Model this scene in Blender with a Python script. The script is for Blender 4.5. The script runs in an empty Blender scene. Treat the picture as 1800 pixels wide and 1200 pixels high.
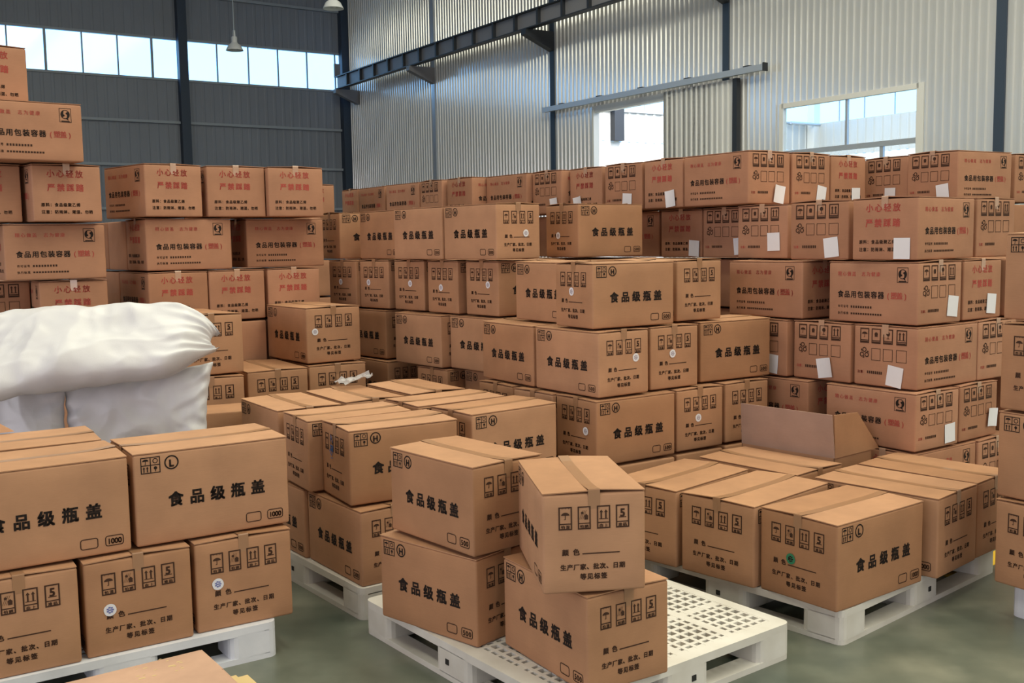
import bpy, bmesh, math, random
from mathutils import Vector, Matrix
R = math.radians
scene = bpy.context.scene
COL = scene.collection

# ------------------------------------------------------------------ camera
PITCH, ROLL, EYE = 0.09723, -0.01656, 1.7063
cam_d = bpy.data.cameras.new('camera'); cam = bpy.data.objects.new('camera', cam_d); COL.objects.link(cam)
cam_d.sensor_width = 36.0; cam_d.lens = 36.36; cam_d.clip_end = 300
fw = Vector((0, math.cos(PITCH), -math.sin(PITCH))); up = Vector((0, math.sin(PITCH), math.cos(PITCH))); rt = Vector((1, 0, 0))
cr, sr = math.cos(ROLL), math.sin(ROLL)
r2, u2 = rt*cr + up*sr, up*cr - rt*sr
cam.matrix_world = Matrix(((r2.x, u2.x, -fw.x, 0), (r2.y, u2.y, -fw.y, 0), (r2.z, u2.z, -fw.z, EYE), (0, 0, 0, 1)))
scene.camera = cam

# ------------------------------------------------------------------ hall frame: T runs along the ribbed wall from the far corner, S away from it
CORNER = Vector((-5.617, 36.75)); PHI = R(-56.6)
U = Vector((math.cos(PHI), math.sin(PHI))); V = Vector((-math.sin(PHI), math.cos(PHI)))
def hall(t, s, z=0.0):
    p = CORNER + U*t - V*s
    return Vector((p.x, p.y, z))
HALL_L, HALL_W, HALL_H = 54.0, 26.0, 11.8

# ------------------------------------------------------------------ world, lights, exposure
world = bpy.data.worlds.new('sky'); scene.world = world; world.use_nodes = True
bg = world.node_tree.nodes['Background']; bg.inputs[0].default_value = (0.27, 0.54, 0.92, 1); bg.inputs[1].default_value = 6.0
def area(name, loc, direction, sx, sy, power, color, xdir=None):
    l = bpy.data.lights.new(name, 'AREA'); l.shape = 'RECTANGLE'; l.size = sx; l.size_y = sy; l.energy = power; l.color = color
    o = bpy.data.objects.new(name, l); COL.objects.link(o); o.location = loc
    d = Vector(direction).normalized()
    x = Vector(xdir).normalized() if xdir is not None else Vector((1, 0, 0))
    y = (-d).cross(x).normalized(); x = y.cross(-d)
    o.matrix_world = Matrix(((x.x, y.x, -d.x, loc[0]), (x.y, y.y, -d.y, loc[1]), (x.z, y.z, -d.z, loc[2]), (0, 0, 0, 1)))
    return o
UX = (U.x, U.y, 0); VX = (V.x, V.y, 0)
for s, ln, pw, sp in ((4.0, 36, 1500, 180), (8.5, 36, 3700, 180), (13.0, 18, 600, 130), (18.5, 18, 500, 130)):       # translucent roof-light strips; the long ones are added to brighten the ribbed wall
    area('roof_and_fill_strip', hall(29 if ln < 30 else 34, s, HALL_H-0.25), (0, 0, -1), ln, 3.6 if ln > 30 else 2.0, pw, (0.97, 0.94, 0.74), UX).data.spread = R(sp)
area('neighbour_fill_light', hall(14, -12, HALL_H-0.3), (0, 0, -1), 26, 3.0, 14000, (1.0, 0.95, 0.88), UX)  # added lamp, brightens the neighbouring bay and offsets its blue sky cast
area('loading_door_daylight', hall(33, HALL_W-0.25, 3.0), (VX[0], VX[1], 0.0), 16, 5.5, 1150, (0.96, 0.90, 1.0), UX)
area('end_door_daylight', hall(HALL_L-0.3, 14, 3.0), (-UX[0], -UX[1], 0.0), 12, 5.5, 750, (0.98, 0.92, 1.0), VX)  # added fill from behind the camera for the front-facing sides
vs = scene.view_settings; vs.view_transform = 'Standard'; vs.look = 'None'; vs.exposure = -0.68; vs.gamma = 1.0; vs.use_curve_mapping = False

# ------------------------------------------------------------------ materials
MATS = {}
def nodes(name):
    m = bpy.data.materials.new(name); m.use_nodes = True; MATS[name] = m
    nt = m.node_tree; return m, nt, nt.nodes['Principled BSDF']
def ramp(nt, fac, stops):
    n = nt.nodes.new('ShaderNodeValToRGB'); nt.links.new(fac, n.inputs[0])
    e = n.color_ramp.elements
    while len(e) < len(stops): e.new(0.5)
    for el, (p, c) in zip(e, stops): el.position = p; el.color = (*c, 1)
    return n.outputs[0]
def noise(nt, scale, detail=3, coord='Object', stretch=None, rnd=False):
    tc = nt.nodes.new('ShaderNodeTexCoord'); v = tc.outputs[coord]
    if stretch or rnd:
        mp = nt.nodes.new('ShaderNodeMapping'); nt.links.new(v, mp.inputs[0]); v = mp.outputs[0]
        if stretch: mp.inputs['Scale'].default_value = stretch
        if rnd:
            oi = nt.nodes.new('ShaderNodeObjectInfo'); mu = nt.nodes.new('ShaderNodeMath'); mu.operation = 'MULTIPLY'; mu.inputs[1].default_value = 37
            nt.links.new(oi.outputs['Random'], mu.inputs[0]); cx = nt.nodes.new('ShaderNodeCombineXYZ')
            nt.links.new(mu.outputs[0], cx.inputs[0]); nt.links.new(mu.outputs[0], cx.inputs[1]); nt.links.new(cx.outputs[0], mp.inputs['Location'])
    n = nt.nodes.new('ShaderNodeTexNoise'); n.inputs['Scale'].default_value = scale; n.inputs['Detail'].default_value = detail
    nt.links.new(v, n.inputs['Vector']); return n.outputs['Fac']
def mixc(nt, fac, a, b, mode='MIX'):
    n = nt.nodes.new('ShaderNodeMix'); n.data_type = 'RGBA'; n.blend_type = mode
    if isinstance(fac, float): n.inputs[0].default_value = fac
    else: nt.links.new(fac, n.inputs[0])
    for i, s in ((6, a), (7, b)):
        if isinstance(s, tuple): n.inputs[i].default_value = (*s, 1)
        else: nt.links.new(s, n.inputs[i])
    return n.outputs[2]
def bump(nt, b, h, strength, dist=0.01):
    n = nt.nodes.new('ShaderNodeBump'); n.inputs['Strength'].default_value = strength; n.inputs['Distance'].default_value = dist
    nt.links.new(h, n.inputs['Height']); nt.links.new(n.outputs[0], b.inputs['Normal'])
def plain(name, col, rough=0.6, metal=0.0, spec=0.4):
    m, nt, b = nodes(name); b.inputs['Base Color'].default_value = (*col, 1); b.inputs['Roughness'].default_value = rough
    b.inputs['Metallic'].default_value = metal; b.inputs['Specular IOR Level'].default_value = spec; return m
def cardboard(name, c1, c2, c3):
    m, nt, b = nodes(name)
    oi = nt.nodes.new('ShaderNodeObjectInfo')
    base = ramp(nt, oi.outputs['Random'], [(0, c1), (0.5, c2), (1, c3)])
    f = noise(nt, 5, 4, rnd=True)
    base = mixc(nt, 0.55, base, ramp(nt, f, [(0.3, (0.74, 0.72, 0.72)), (0.7, (1.06, 1.05, 1.04))]), 'MULTIPLY')
    g = noise(nt, 60, 2, stretch=(0.35, 0.35, 9), rnd=True)          # fluting lines
    base = mixc(nt, 0.25, base, ramp(nt, g, [(0.3, (0.8, 0.8, 0.8)), (0.75, (1.05, 1.05, 1.05))]), 'MULTIPLY')
    nt.links.new(base, b.inputs['Base Color']); b.inputs['Roughness'].default_value = 0.72; b.inputs['Specular IOR Level'].default_value = 0.25
    bump(nt, b, g, 0.12, 0.002); return m
cardboard('kraft', (0.45, 0.240, 0.130), (0.48, 0.262, 0.149), (0.405, 0.208, 0.108))
cardboard('kraft_red', (0.45, 0.226, 0.132), (0.48, 0.250, 0.152), (0.40, 0.196, 0.110))
cardboard('kraft_worn', (0.50, 0.31, 0.22), (0.50, 0.31, 0.22), (0.50, 0.31, 0.22))
cardboard('kraft_grey', (0.43, 0.29, 0.23), (0.43, 0.29, 0.23), (0.43, 0.29, 0.23))
plain('tape', (0.34, 0.185, 0.10), 0.28, spec=0.5)
plain('tape_clear', (0.50, 0.31, 0.21), 0.10, spec=0.9)
plain('ink_black', (0.018, 0.012, 0.010), 0.7, spec=0.2)
plain('ink_brown', (0.055, 0.026, 0.016), 0.7, spec=0.2)
plain('ink_red', (0.44, 0.085, 0.065), 0.7, spec=0.2)
plain('paper', (0.80, 0.80, 0.84), 0.7)
plain('sticker_white', (0.75, 0.74, 0.78), 0.5)
plain('sticker_blue', (0.16, 0.18, 0.42), 0.5)
plain('sticker_grey', (0.40, 0.36, 0.42), 0.5)
plain('sticker_green', (0.02, 0.20, 0.10), 0.5)
plain('ink_blue', (0.03, 0.10, 0.30), 0.5)
plain('steel_dark', (0.03, 0.034, 0.042), 0.45)
plain('steel_blue', (0.04, 0.06, 0.095), 0.5)
plain('steel_grey', (0.24, 0.235, 0.25), 0.5)
plain('steel_light', (0.50, 0.53, 0.57), 0.35, 0.4)
plain('girt_grey', (0.36, 0.40, 0.45), 0.5)
plain('lamp_white', (0.72, 0.74, 0.76), 0.35)
plain('yellow_paint', (0.75, 0.48, 0.03), 0.5)
plain('board_raw', (0.55, 0.40, 0.19), 0.75)
plain('ceiling_sheet', (0.50, 0.50, 0.48), 0.6)
plain('hole_dark', (0.02, 0.02, 0.02), 0.8)
def wallmat(name, col, rough, sp, varied):
    m, nt, b = nodes(name)
    f = noise(nt, 0.6, 4)
    nt.links.new(mixc(nt, 0.6, col, ramp(nt, f, [(0.3, tuple(c*varied for c in (1, 1, 1))), (0.7, (1.0, 1.0, 1.0))]), 'MULTIPLY'), b.inputs['Base Color'])
    b.inputs['Roughness'].default_value = rough; b.inputs['Specular IOR Level'].default_value = sp; return m
wallmat('ribbed_white', (0.80, 0.80, 0.80), 0.19, 0.8, 0.95)
wallmat('door_sheet', (0.72, 0.72, 0.71), 0.35, 0.6, 0.9)
MATS['ribbed_white'].node_tree.nodes['Principled BSDF'].inputs['Metallic'].default_value = 0.38
wallmat('panel_grey', (0.27, 0.295, 0.345), 0.5, 0.4, 0.85)
wallmat('outside_white', (0.74, 0.74, 0.72), 0.5, 0.4, 0.95)
wallmat('outside_grey', (0.55, 0.57, 0.57), 0.5, 0.4, 0.9)
# epoxy floor
m, nt, b = nodes('epoxy_floor')
f = noise(nt, 1.6, 8); f2 = noise(nt, 6, 8)
c = ramp(nt, f, [(0.34, (0.075, 0.092, 0.075)), (0.52, (0.135, 0.148, 0.118)), (0.68, (0.22, 0.222, 0.175))])
nt.links.new(mixc(nt, 0.5, c, ramp(nt, f2, [(0.32, (0.66, 0.70, 0.66)), (0.68, (1.15, 1.15, 1.12))]), 'MULTIPLY'), b.inputs['Base Color'])
nt.links.new(ramp(nt, f2, [(0.2, (0.28, 0.28, 0.28)), (0.8, (0.38, 0.38, 0.38))]), b.inputs['Roughness'])
# moulded pallet plastic
m, nt, b = nodes('pallet_plastic')
f = noise(nt, 6, 4)
nt.links.new(ramp(nt, f, [(0.3, (0.60, 0.57, 0.52)), (0.7, (0.72, 0.70, 0.66))]), b.inputs['Base Color']); b.inputs['Roughness'].default_value = 0.45
m, nt, b = nodes('pallet_plastic_cool')
f = noise(nt, 6, 4)
nt.links.new(ramp(nt, f, [(0.3, (0.64, 0.66, 0.72)), (0.7, (0.76, 0.78, 0.84))]), b.inputs['Base Color']); b.inputs['Roughness'].default_value = 0.45
# woven sack
m, nt, b = nodes('woven_white')
f = noise(nt, 3.5, 4); w = noise(nt, 160, 1)
nt.links.new(ramp(nt, f, [(0.3, (0.54, 0.535, 0.565)), (0.7, (0.62, 0.615, 0.64))]), b.inputs['Base Color']); b.inputs['Roughness'].default_value = 0.42
bump(nt, b, w, 0.15, 0.002)
# glass and film
def glassy(name, tint, gl):
    m = bpy.data.materials.new(name); m.use_nodes = True; MATS[name] = m; nt = m.node_tree; nt.nodes.clear()
    o = nt.nodes.new('ShaderNodeOutputMaterial'); t = nt.nodes.new('ShaderNodeBsdfTransparent'); g = nt.nodes.new('ShaderNodeBsdfGlossy'); mx = nt.nodes.new('ShaderNodeMixShader')
    t.inputs[0].default_value = (*tint, 1); g.inputs[0].default_value = (0.9, 0.9, 0.9, 1); g.inputs['Roughness'].default_value = 0.08
    mx.inputs[0].default_value = gl; nt.links.new(t.outputs[0], mx.inputs[1]); nt.links.new(g.outputs[0], mx.inputs[2]); nt.links.new(mx.outputs[0], o.inputs[0])
glassy('glass', (0.95, 0.98, 0.98), 0.035)
plain('film', (0.5, 0.48, 0.5), 0.35); MATS['film'].node_tree.nodes['Principled BSDF'].inputs['Alpha'].default_value = 0.55

# ------------------------------------------------------------------ mesh helpers
def link(name, me, parent=None, loc=None, rz=None, mw=None):
    o = bpy.data.objects.new(name, me); COL.objects.link(o)
    if parent is not None: o.parent = parent
    if loc is not None: o.location = loc
    if rz is not None: o.rotation_euler = (0, 0, rz)
    return o
def tag(o, label, cat, group=None):
    o['label'] = label; o['category'] = cat
    if group: o['group'] = group
    return o
def struct(o, label=None):
    o['kind'] = 'structure'
    if label: o['label'] = label
    return o
def mesh(name, verts, faces, mats, fmat=None, smooth=False):
    me = bpy.data.meshes.new(name); me.from_pydata(verts, [], faces)
    for mt in ([mats] if isinstance(mats, str) else mats): me.materials.append(MATS[mt])
    if fmat: me.polygons.foreach_set('material_index', fmat)
    if smooth: me.polygons.foreach_set('use_smooth', [True]*len(me.polygons))
    me.update(); return me
class MB:
    def __init__(s): s.v = []; s.f = []; s.m = []
    def quad(s, a, b, c, d, mi=0):
        n = len(s.v); s.v += [tuple(a), tuple(b), tuple(c), tuple(d)]; s.f.append((n, n+1, n+2, n+3)); s.m.append(mi)
    def box(s, x0, x1, y0, y1, z0, z1, mi=0, xf=None):
        n = len(s.v)
        p = [(x0, y0, z0), (x1, y0, z0), (x1, y1, z0), (x0, y1, z0), (x0, y0, z1), (x1, y0, z1), (x1, y1, z1), (x0, y1, z1)]
        s.v += [tuple(xf(Vector(q))) if xf else q for q in p]
        s.f += [tuple(n+i for i in q) for q in ((0, 3, 2, 1), (4, 5, 6, 7), (0, 1, 5, 4), (1, 2, 6, 5), (2, 3, 7, 6), (3, 0, 4, 7))]; s.m += [mi]*6
    def tube(s, a, b, r0, r1=None, seg=12, mi=0, caps=True):
        a, b = Vector(a), Vector(b); r1 = r0 if r1 is None else r1
        d = (b-a).normalized(); x = d.orthogonal().normalized(); y = d.cross(x); n = len(s.v)
        for p, r in ((a, r0), (b, r1)):
            for i in range(seg):
                t = 2*math.pi*i/seg; s.v.append(tuple(p + x*math.cos(t)*r + y*math.sin(t)*r))
        for i in range(seg):
            j = (i+1) % seg; s.f.append((n+i, n+j, n+seg+j, n+seg+i)); s.m.append(mi)
        if caps:
            s.f += [tuple(n+i for i in reversed(range(seg))), tuple(n+seg+i for i in range(seg))]; s.m += [mi, mi]
    def lathe(s, prof, c=(0, 0, 0), seg=24, mi=0):
        n = len(s.v)
        for r, z in prof:
            for i in range(seg):
                t = 2*math.pi*i/seg; s.v.append((c[0]+r*math.cos(t), c[1]+r*math.sin(t), c[2]+z))
        for k in range(len(prof)-1):
            for i in range(seg):
                j = (i+1) % seg; s.f.append((n+k*seg+i, n+k*seg+j, n+(k+1)*seg+j, n+(k+1)*seg+i)); s.m.append(mi)
    def build(s, name, mats, parent=None, loc=None, rz=None, smooth=False):
        return link(name, mesh(name, s.v, s.f, mats, s.m, smooth), parent, loc, rz)
def root(name, loc, rz=0.0):
    o = bpy.data.objects.new(name, None); COL.objects.link(o); o.location = loc; o.rotation_euler = (0, 0, rz); o.empty_display_size = 0.1
    return o
# box in the hall frame
def hbox(mb, t0, t1, s0, s1, z0, z1, mi=0):
    mb.box(t0, t1, s0, s1, z0, z1, mi, xf=lambda q: hall(q.x, q.y, q.z))

# ------------------------------------------------------------------ the hall
fl = MB(); fl.quad(hall(-6, 34), hall(62, 34), hall(62, -30), hall(-6, -30)); struct(fl.build('floor', ['epoxy_floor']))
cl = MB(); hbox(cl, -0.3, HALL_L, -0.3, HALL_W, HALL_H, HALL_H+0.15); struct(cl.build('ceiling', ['ceiling_sheet']))
cl = MB(); hbox(cl, -0.3, 46, -24.3, -0.35, HALL_H, HALL_H+0.15); struct(cl.build('ceiling_neighbour', ['ceiling_sheet']))
def ribbed(mb, t0, t1, z0, z1, s0=0.0, pitch=0.15, depth=0.028, along='t', mi=0):
    # folded sheet; ribs stand proud towards +s (or +t for the end walls)
    prof = [(0, 0), (0.60, 0), (0.70, 1), (0.90, 1), (1.0, 0)]
    n = max(1, round((t1-t0)/pitch)); p = (t1-t0)/n; pts = []
    for k in range(n):
        pts += [(t0+(k+a)*p, s0+depth*b) for a, b in prof[:-1]]
    pts.append((t1, s0))
    i0 = len(mb.v)
    for a, b in pts:
        for z in (z0, z1): mb.v.append(tuple(hall(a, b, z) if along == 't' else hall(b, a, z)))
    for k in range(len(pts)-1):
        mb.f.append((i0+2*k, i0+2*k+2, i0+2*k+3, i0+2*k+1)); mb.m.append(mi)
def sheet(name, parent, mat, *args, **kw):
    mb = MB(); ribbed(mb, *args, **kw); return mb.build(name, [mat], parent)
# right, ribbed wall (s = 0)
b_ = MB(); hbox(b_, 0, HALL_L, -0.25, -0.02, 0, 0.3); wr = struct(b_.build('wall_right', ['steel_grey'])); 
COLS = [0.15, 6.2, 12.27, 18.3, 24.24, 30.3, 36.3, 42.3, 48.3]
edges = COLS + [HALL_L]
for k in range(len(edges)-1):
    a, c_ = edges[k]+0.07, edges[k+1]-0.07
    if k == 2:
        sheet('wall_panel', wr, 'ribbed_white', a, 13.9, 0.3, HALL_H); sheet('wall_panel', wr, 'ribbed_white', 13.9, 16.5, 4.78, HALL_H); sheet('wall_panel', wr, 'ribbed_white', 16.5, c_, 0.3, HALL_H)
    elif k == 3:
        sheet('wall_panel', wr, 'ribbed_white', a, 19.8, 0.3, HALL_H); sheet('wall_panel', wr, 'ribbed_white', 19.8, 22.8, 4.17, HALL_H)
        sheet('wall_panel', wr, 'ribbed_white', 19.8, 22.8, 0.3, 1.5); sheet('wall_panel', wr, 'ribbed_white', 22.8, c_, 0.3, HALL_H)
    else: sheet('wall_panel', wr, 'ribbed_white', a, c_, 0.3, HALL_H)
for k, t in enumerate(COLS):
    mb = MB(); w = 0.085 if k else 0.12
    zt = HALL_H
    hbox(mb, t-w, t+w, -0.05, 0.035, 0, zt); hbox(mb, t-0.012, t+0.012, -0.30, -0.05, 0, zt); hbox(mb, t-w, t+w, -0.32, -0.30, 0, zt)
    mb.build('column', ['steel_blue' if k != 1 else 'steel_light'], wr)
# crane runway beam on brackets, in front of the ribbed wall
SB = 0.74; ZB0, ZB1 = 6.90, 7.27
cb = root('crane_beam', hall(20, SB, 0)); inv = Matrix.Translation(-Vector(cb.location))
tag(cb, 'long grey steel crane runway beam with stiffeners high on ribbed wall', 'beam')
def cpart(name, mat, *boxes):
    mb = MB()
    for q in boxes: hbox(mb, *q)
    o = mb.build(name, [mat], cb); o.matrix_parent_inverse = inv; return o
T0B, T1B = 0.9, HALL_L
cpart('web', 'steel_grey', (T0B, T1B, SB-0.01, SB+0.01, ZB0, ZB1))
cpart('top_flange', 'steel_dark', (T0B, T1B, SB-0.11, SB+0.11, ZB1, ZB1+0.025))
cpart('bottom_flange', 'steel_dark', (T0B, T1B, SB-0.10, SB+0.10, ZB0-0.025, ZB0))
cpart('rail', 'steel_dark', (T0B, T1B, SB-0.03, SB+0.03, ZB1+0.025, ZB1+0.06))
t = T0B+0.9
while t < T1B-0.2:
    cpart('stiffener', 'steel_dark', (t-0.035, t+0.035, SB+0.01, SB+0.10, ZB0, ZB1)); t += 1.0
cpart('end_stop', 'steel_grey', (T0B-0.06, T0B+0.02, SB-0.1, SB+0.1, ZB1, ZB1+0.45))
for k, t in enumerate(COLS):
    mb = MB(); m_ = 'steel_light' if k < 2 else 'steel_dark'
    t = max(t, 0.95)
    a = [hall(t-0.10, 0.03, ZB0-0.03), hall(t-0.10, SB+0.14, ZB0-0.03), hall(t-0.10, SB+0.14, ZB0-0.16), hall(t-0.10, 0.03, ZB0-0.5)]
    b2 = [hall(t+0.10, 0.03, ZB0-0.03), hall(t+0.10, SB+0.14, ZB0-0.03), hall(t+0.10, SB+0.14, ZB0-0.16), hall(t+0.10, 0.03, ZB0-0.5)]
    mb.quad(*a); mb.quad(*b2)
    for i in range(4):
        j = (i+1) % 4; mb.quad(a[i], a[j], b2[j], b2[i])
    o = mb.build('bracket', ['steel_grey' if k < 2 else 'steel_dark'], cb); o.matrix_parent_inverse = inv
# sliding door
d1 = MB(); ribbed(d1, 16.5, 18.62, 0.05, 4.86, 0.10, 0.15, 0.025); hbox(d1, 16.5, 18.62, 0.085, 0.10, 0.05, 4.86)
door = struct(d1.build('door_1', ['door_sheet']))
mb = MB(); hbox(mb, 18.62, 18.74, 0.06, 0.16, 0.05, 4.86); mb.build('door_edge', ['steel_dark'], door)
mb = MB(); hbox(mb, 13.9, 13.97, -0.12, 0.05, 0.05, 4.78); mb.build('door_jamb', ['outside_white'], door)
mb = MB(); hbox(mb, 13.9, 16.5, -0.12, 0.03, 4.70, 4.86); mb.build('door_lintel', ['door_sheet'], door)
mb = MB(); hbox(mb, 12.1, 19.5, 0.14, 0.24, 4.90, 5.02); mb.build('door_track', ['steel_light'], door)
mb = MB(); hbox(mb, 19.5, 19.53, 0.13, 0.25, 4.88, 5.04); mb.build('track_end_stop', ['steel_dark'], door)
for t in (12.7, 14.2, 15.7, 17.2, 18.9):
    mb = MB(); hbox(mb, t, t+0.16, 0.0, 0.16, 5.02, 5.06); mb.build('track_bracket', ['steel_dark'], door)
# window in the ribbed wall
mb = MB(); W0, W1, WZ0, WZ1 = 19.8, 22.8, 1.5, 4.17
for q in ((W0-0.06, W0+0.04, WZ0, WZ1+0.06), (W1-0.04, W1+0.10, WZ0, WZ1+0.06), (W0, W1, WZ1-0.03, WZ1+0.06), (W0, W1, WZ0-0.05, WZ0+0.04)): hbox(mb, q[0], q[1], -0.06, 0.04, q[2], q[3])
win = struct(mb.build('window_2', ['outside_white']))
mb = MB(); hbox(mb, W0, W1, -0.04, 0.03, 3.24, 3.33); mb.build('transom', ['steel_light'], win)
mb = MB(); hbox(mb, 21.28, 21.33, -0.03, 0.02, 3.33, WZ1); mb.build('mullion', ['steel_light'], win)
mb = MB(); hbox(mb, 22.03, 22.10, -0.03, 0.02, WZ0, 3.24); mb.build('mullion', ['steel_light'], win)
for (a, c_, z0, z1) in ((W0+0.04, 21.28, 3.33, WZ1-0.03), (21.33, W1-0.04, 3.33, WZ1-0.03), (W0+0.04, 22.03, WZ0+0.04, 3.24), (22.10, W1-0.04, WZ0+0.04, 3.24)):
    mb = MB(); hbox(mb, a, c_, -0.012, -0.006, z0, z1); mb.build('pane', ['glass'], win)
# back wall (t = 0) of grey panels with a clerestory strip
CZ0, CZ1 = 6.96, 8.20
b_ = MB(); hbox(b_, -0.25, -0.02, 0, HALL_W, 0, 0.3); wb = struct(b_.build('wall_back', ['steel_grey']))
SC = [0.0, 5.7, 11.7, 17.7, 23.7, HALL_W]
for k in range(len(SC)-1):
    sheet('wall_panel', wb, 'panel_grey', SC[k], SC[k+1], 0.3, CZ0, 0.0, 0.30, 0.012, along='s')
    sheet('wall_panel', wb, 'panel_grey', SC[k], SC[k+1], CZ1, HALL_H, 0.0, 0.30, 0.012, along='s')
for s in SC[:-1]:
    mb = MB(); s_ = max(s, 0.14); hbox(mb, 0.02, 0.30, s_-0.14, s_+0.14, 0, HALL_H); mb.build('column', ['steel_blue'], wb)
for z in (2.9, 4.26, 5.61, 9.62):
    for k in range(len(SC)-1):
        mb = MB(); hbox(mb, 0.015, 0.13, max(SC[k], 0.14)+0.14, SC[k+1]-0.14, z-0.04, z+0.04); mb.build('girt', ['girt_grey'], wb)
mb = MB()
hbox(mb, -0.06, 0.05, 0, HALL_W, CZ0-0.05, CZ0+0.02); hbox(mb, -0.06, 0.05, 0, HALL_W, CZ1-0.02, CZ1+0.05)
w1 = struct(mb.build('window_1', ['girt_grey']))
MS = [0.42, 1.45, 2.48, 3.50, 4.54, 5.57, 6.60, 7.63, 8.66, 9.70, 10.73, 11.76, 12.79, 13.82]
for k, s in enumerate(MS):
    w = 0.035 if s in (6.60, 9.70) else 0.02
    mb = MB(); hbox(mb, -0.03, 0.03, s-w, s+w, CZ0, CZ1); mb.build('mullion', ['girt_grey'], w1)
ss = [0.0]+MS+[16.0, 18.5, 21, 23.5, HALL_W]
for k in range(len(ss)-1):
    mb = MB(); hbox(mb, -0.008, -0.002, ss[k]+0.02, ss[k+1]-0.02, CZ0+0.02, CZ1-0.02); mb.build('pane', ['glass'], w1)
# walls the camera turns its back on
b_ = MB(); hbox(b_, 0, HALL_L, HALL_W, HALL_W+0.2, 0, HALL_H); struct(b_.build('wall_left', ['ribbed_white']))
b_ = MB(); hbox(b_, HALL_L, HALL_L+0.2, 0, HALL_W, 0, HALL_H); struct(b_.build('wall_front', ['ribbed_white']))
# neighbouring bay seen through the door and the window
b_ = MB(); hbox(b_, -0.2, 0.0, -24, -0.4, 0, 5.72); wo = struct(b_.build('wall_neighbour_end', ['outside_white']))
sheet('wall_panel', wo, 'outside_grey', -24, -0.4, 5.72, CZ0, 0.0, 0.45, 0.05, along='s')
b_ = MB(); hbox(b_, -0.1, 0.1, -24, -0.4, CZ0-0.04, CZ0+0.04); b_.build('window_sill', ['girt_grey'], wo)
for s in (-12.0, -18.2):
    b_ = MB(); hbox(b_, 0.02, 0.3, s-0.25, s+0.25, 5.72, 10); b_.build('column', ['steel_dark' if s == -12 else 'outside_grey'], wo)
for s in (-8.5, -10.3, -13.6, -15.2, -21):
    b_ = MB(); hbox(b_, -0.02, 0.02, s-0.02, s+0.02, CZ0, 9.5); b_.build('mullion', ['girt_grey'], wo)
b_ = MB(); hbox(b_, 0, 40, -24.2, -24.0, 0, 5.4); wo2 = struct(b_.build('wall_neighbour_side', ['outside_white']))
sheet('wall_panel', wo2, 'outside_grey', 0, 40, 5.4, CZ0, -24.0, 0.45, 0.05)
for t in (0.3, 6.3, 12.3):
    b_ = MB(); hbox(b_, t-0.2, t+0.2, -24.0, -23.6, 0, 10); b_.build('column', ['outside_white'], wo2)
for t in (1.6, 3.0, 4.6, 7.8):
    b_ = MB(); hbox(b_, t-0.02, t+0.02, -24.05, -24.0, CZ0, 9.5); b_.build('mullion', ['girt_grey'], wo2)
b_ = MB(); b_.tube(hall(0.5, -22.0, 6.9), hall(0.5, -24, 6.9), 0.07); b_.build('pipe', ['steel_light'], wo2)
# hanging high-bay lamps
def lamp(x, y, label):
    r_ = root('high_bay_lamp', (x, y, 6.83)); tag(r_, label, 'lamp', 'high bay lamps hanging from the roof')
    mb = MB(); mb.lathe([(0.06, 0.36), (0.075, 0.34), (0.075, 0.22), (0.10, 0.18), (0.165, 0.13), (0.215, 0.03), (0.23, 0.0), (0.215, 0.0), (0.15, 0.11), (0.0, 0.15)]); mb.build('lamp_shade', ['lamp_white'], r_, smooth=True)
    mb = MB(); mb.tube((0, 0, 0.02), (0, 0, 0.13), 0.06, 0.05); mb.build('bulb', ['paper'], r_, smooth=True)
    mb = MB(); mb.tube((0, 0, 0.34), (0, 0, 0.52), 0.05, 0.035); mb.build('ballast_housing', ['steel_light'], r_)
    mb = MB(); mb.tube((0, 0, 0.5), (0, 0, HALL_H-6.83), 0.014); mb.build('suspension_cable', ['girt_grey'], r_)
lamp(-7.21, 28.0, 'white high bay lamp hanging before the bright clerestory windows')
lamp(-3.80, 23.3, 'white high bay lamp cut by the top edge above the hall corner')

# ------------------------------------------------------------------ printed faces (flat print, one mesh per face kind)
_glyph = {}
def glyph(ch, bold):
    k = (ch, bold)
    if k not in _glyph:
        cu = bpy.data.curves.new('glyph', 'FONT'); cu.body = ch; cu.resolution_u = 2
        o = bpy.data.objects.new('glyph', cu); COL.objects.link(o)
        dg = bpy.context.evaluated_depsgraph_get(); dg.update()
        me = bpy.data.meshes.new_from_object(o.evaluated_get(dg))
        v0, f0 = [(v.co.x, v.co.y) for v in me.vertices], [tuple(p.vertices) for p in me.polygons]
        vv, ff = [], []
        for dx, dy in (((-1, -1), (1, -1), (1, 1), (-1, 1)) if bold >= 0.02 else ((-1, 0), (1, 0))):   # overstrike for weight
            n = len(vv); vv += [(x+dx*bold, y+dy*bold) for x, y in v0]; ff += [tuple(n+i for i in f) for f in f0]
        _glyph[k] = (vv, ff)
        bpy.data.objects.remove(o); bpy.data.curves.remove(cu); bpy.data.meshes.remove(me)
    return _glyph[k]
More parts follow.
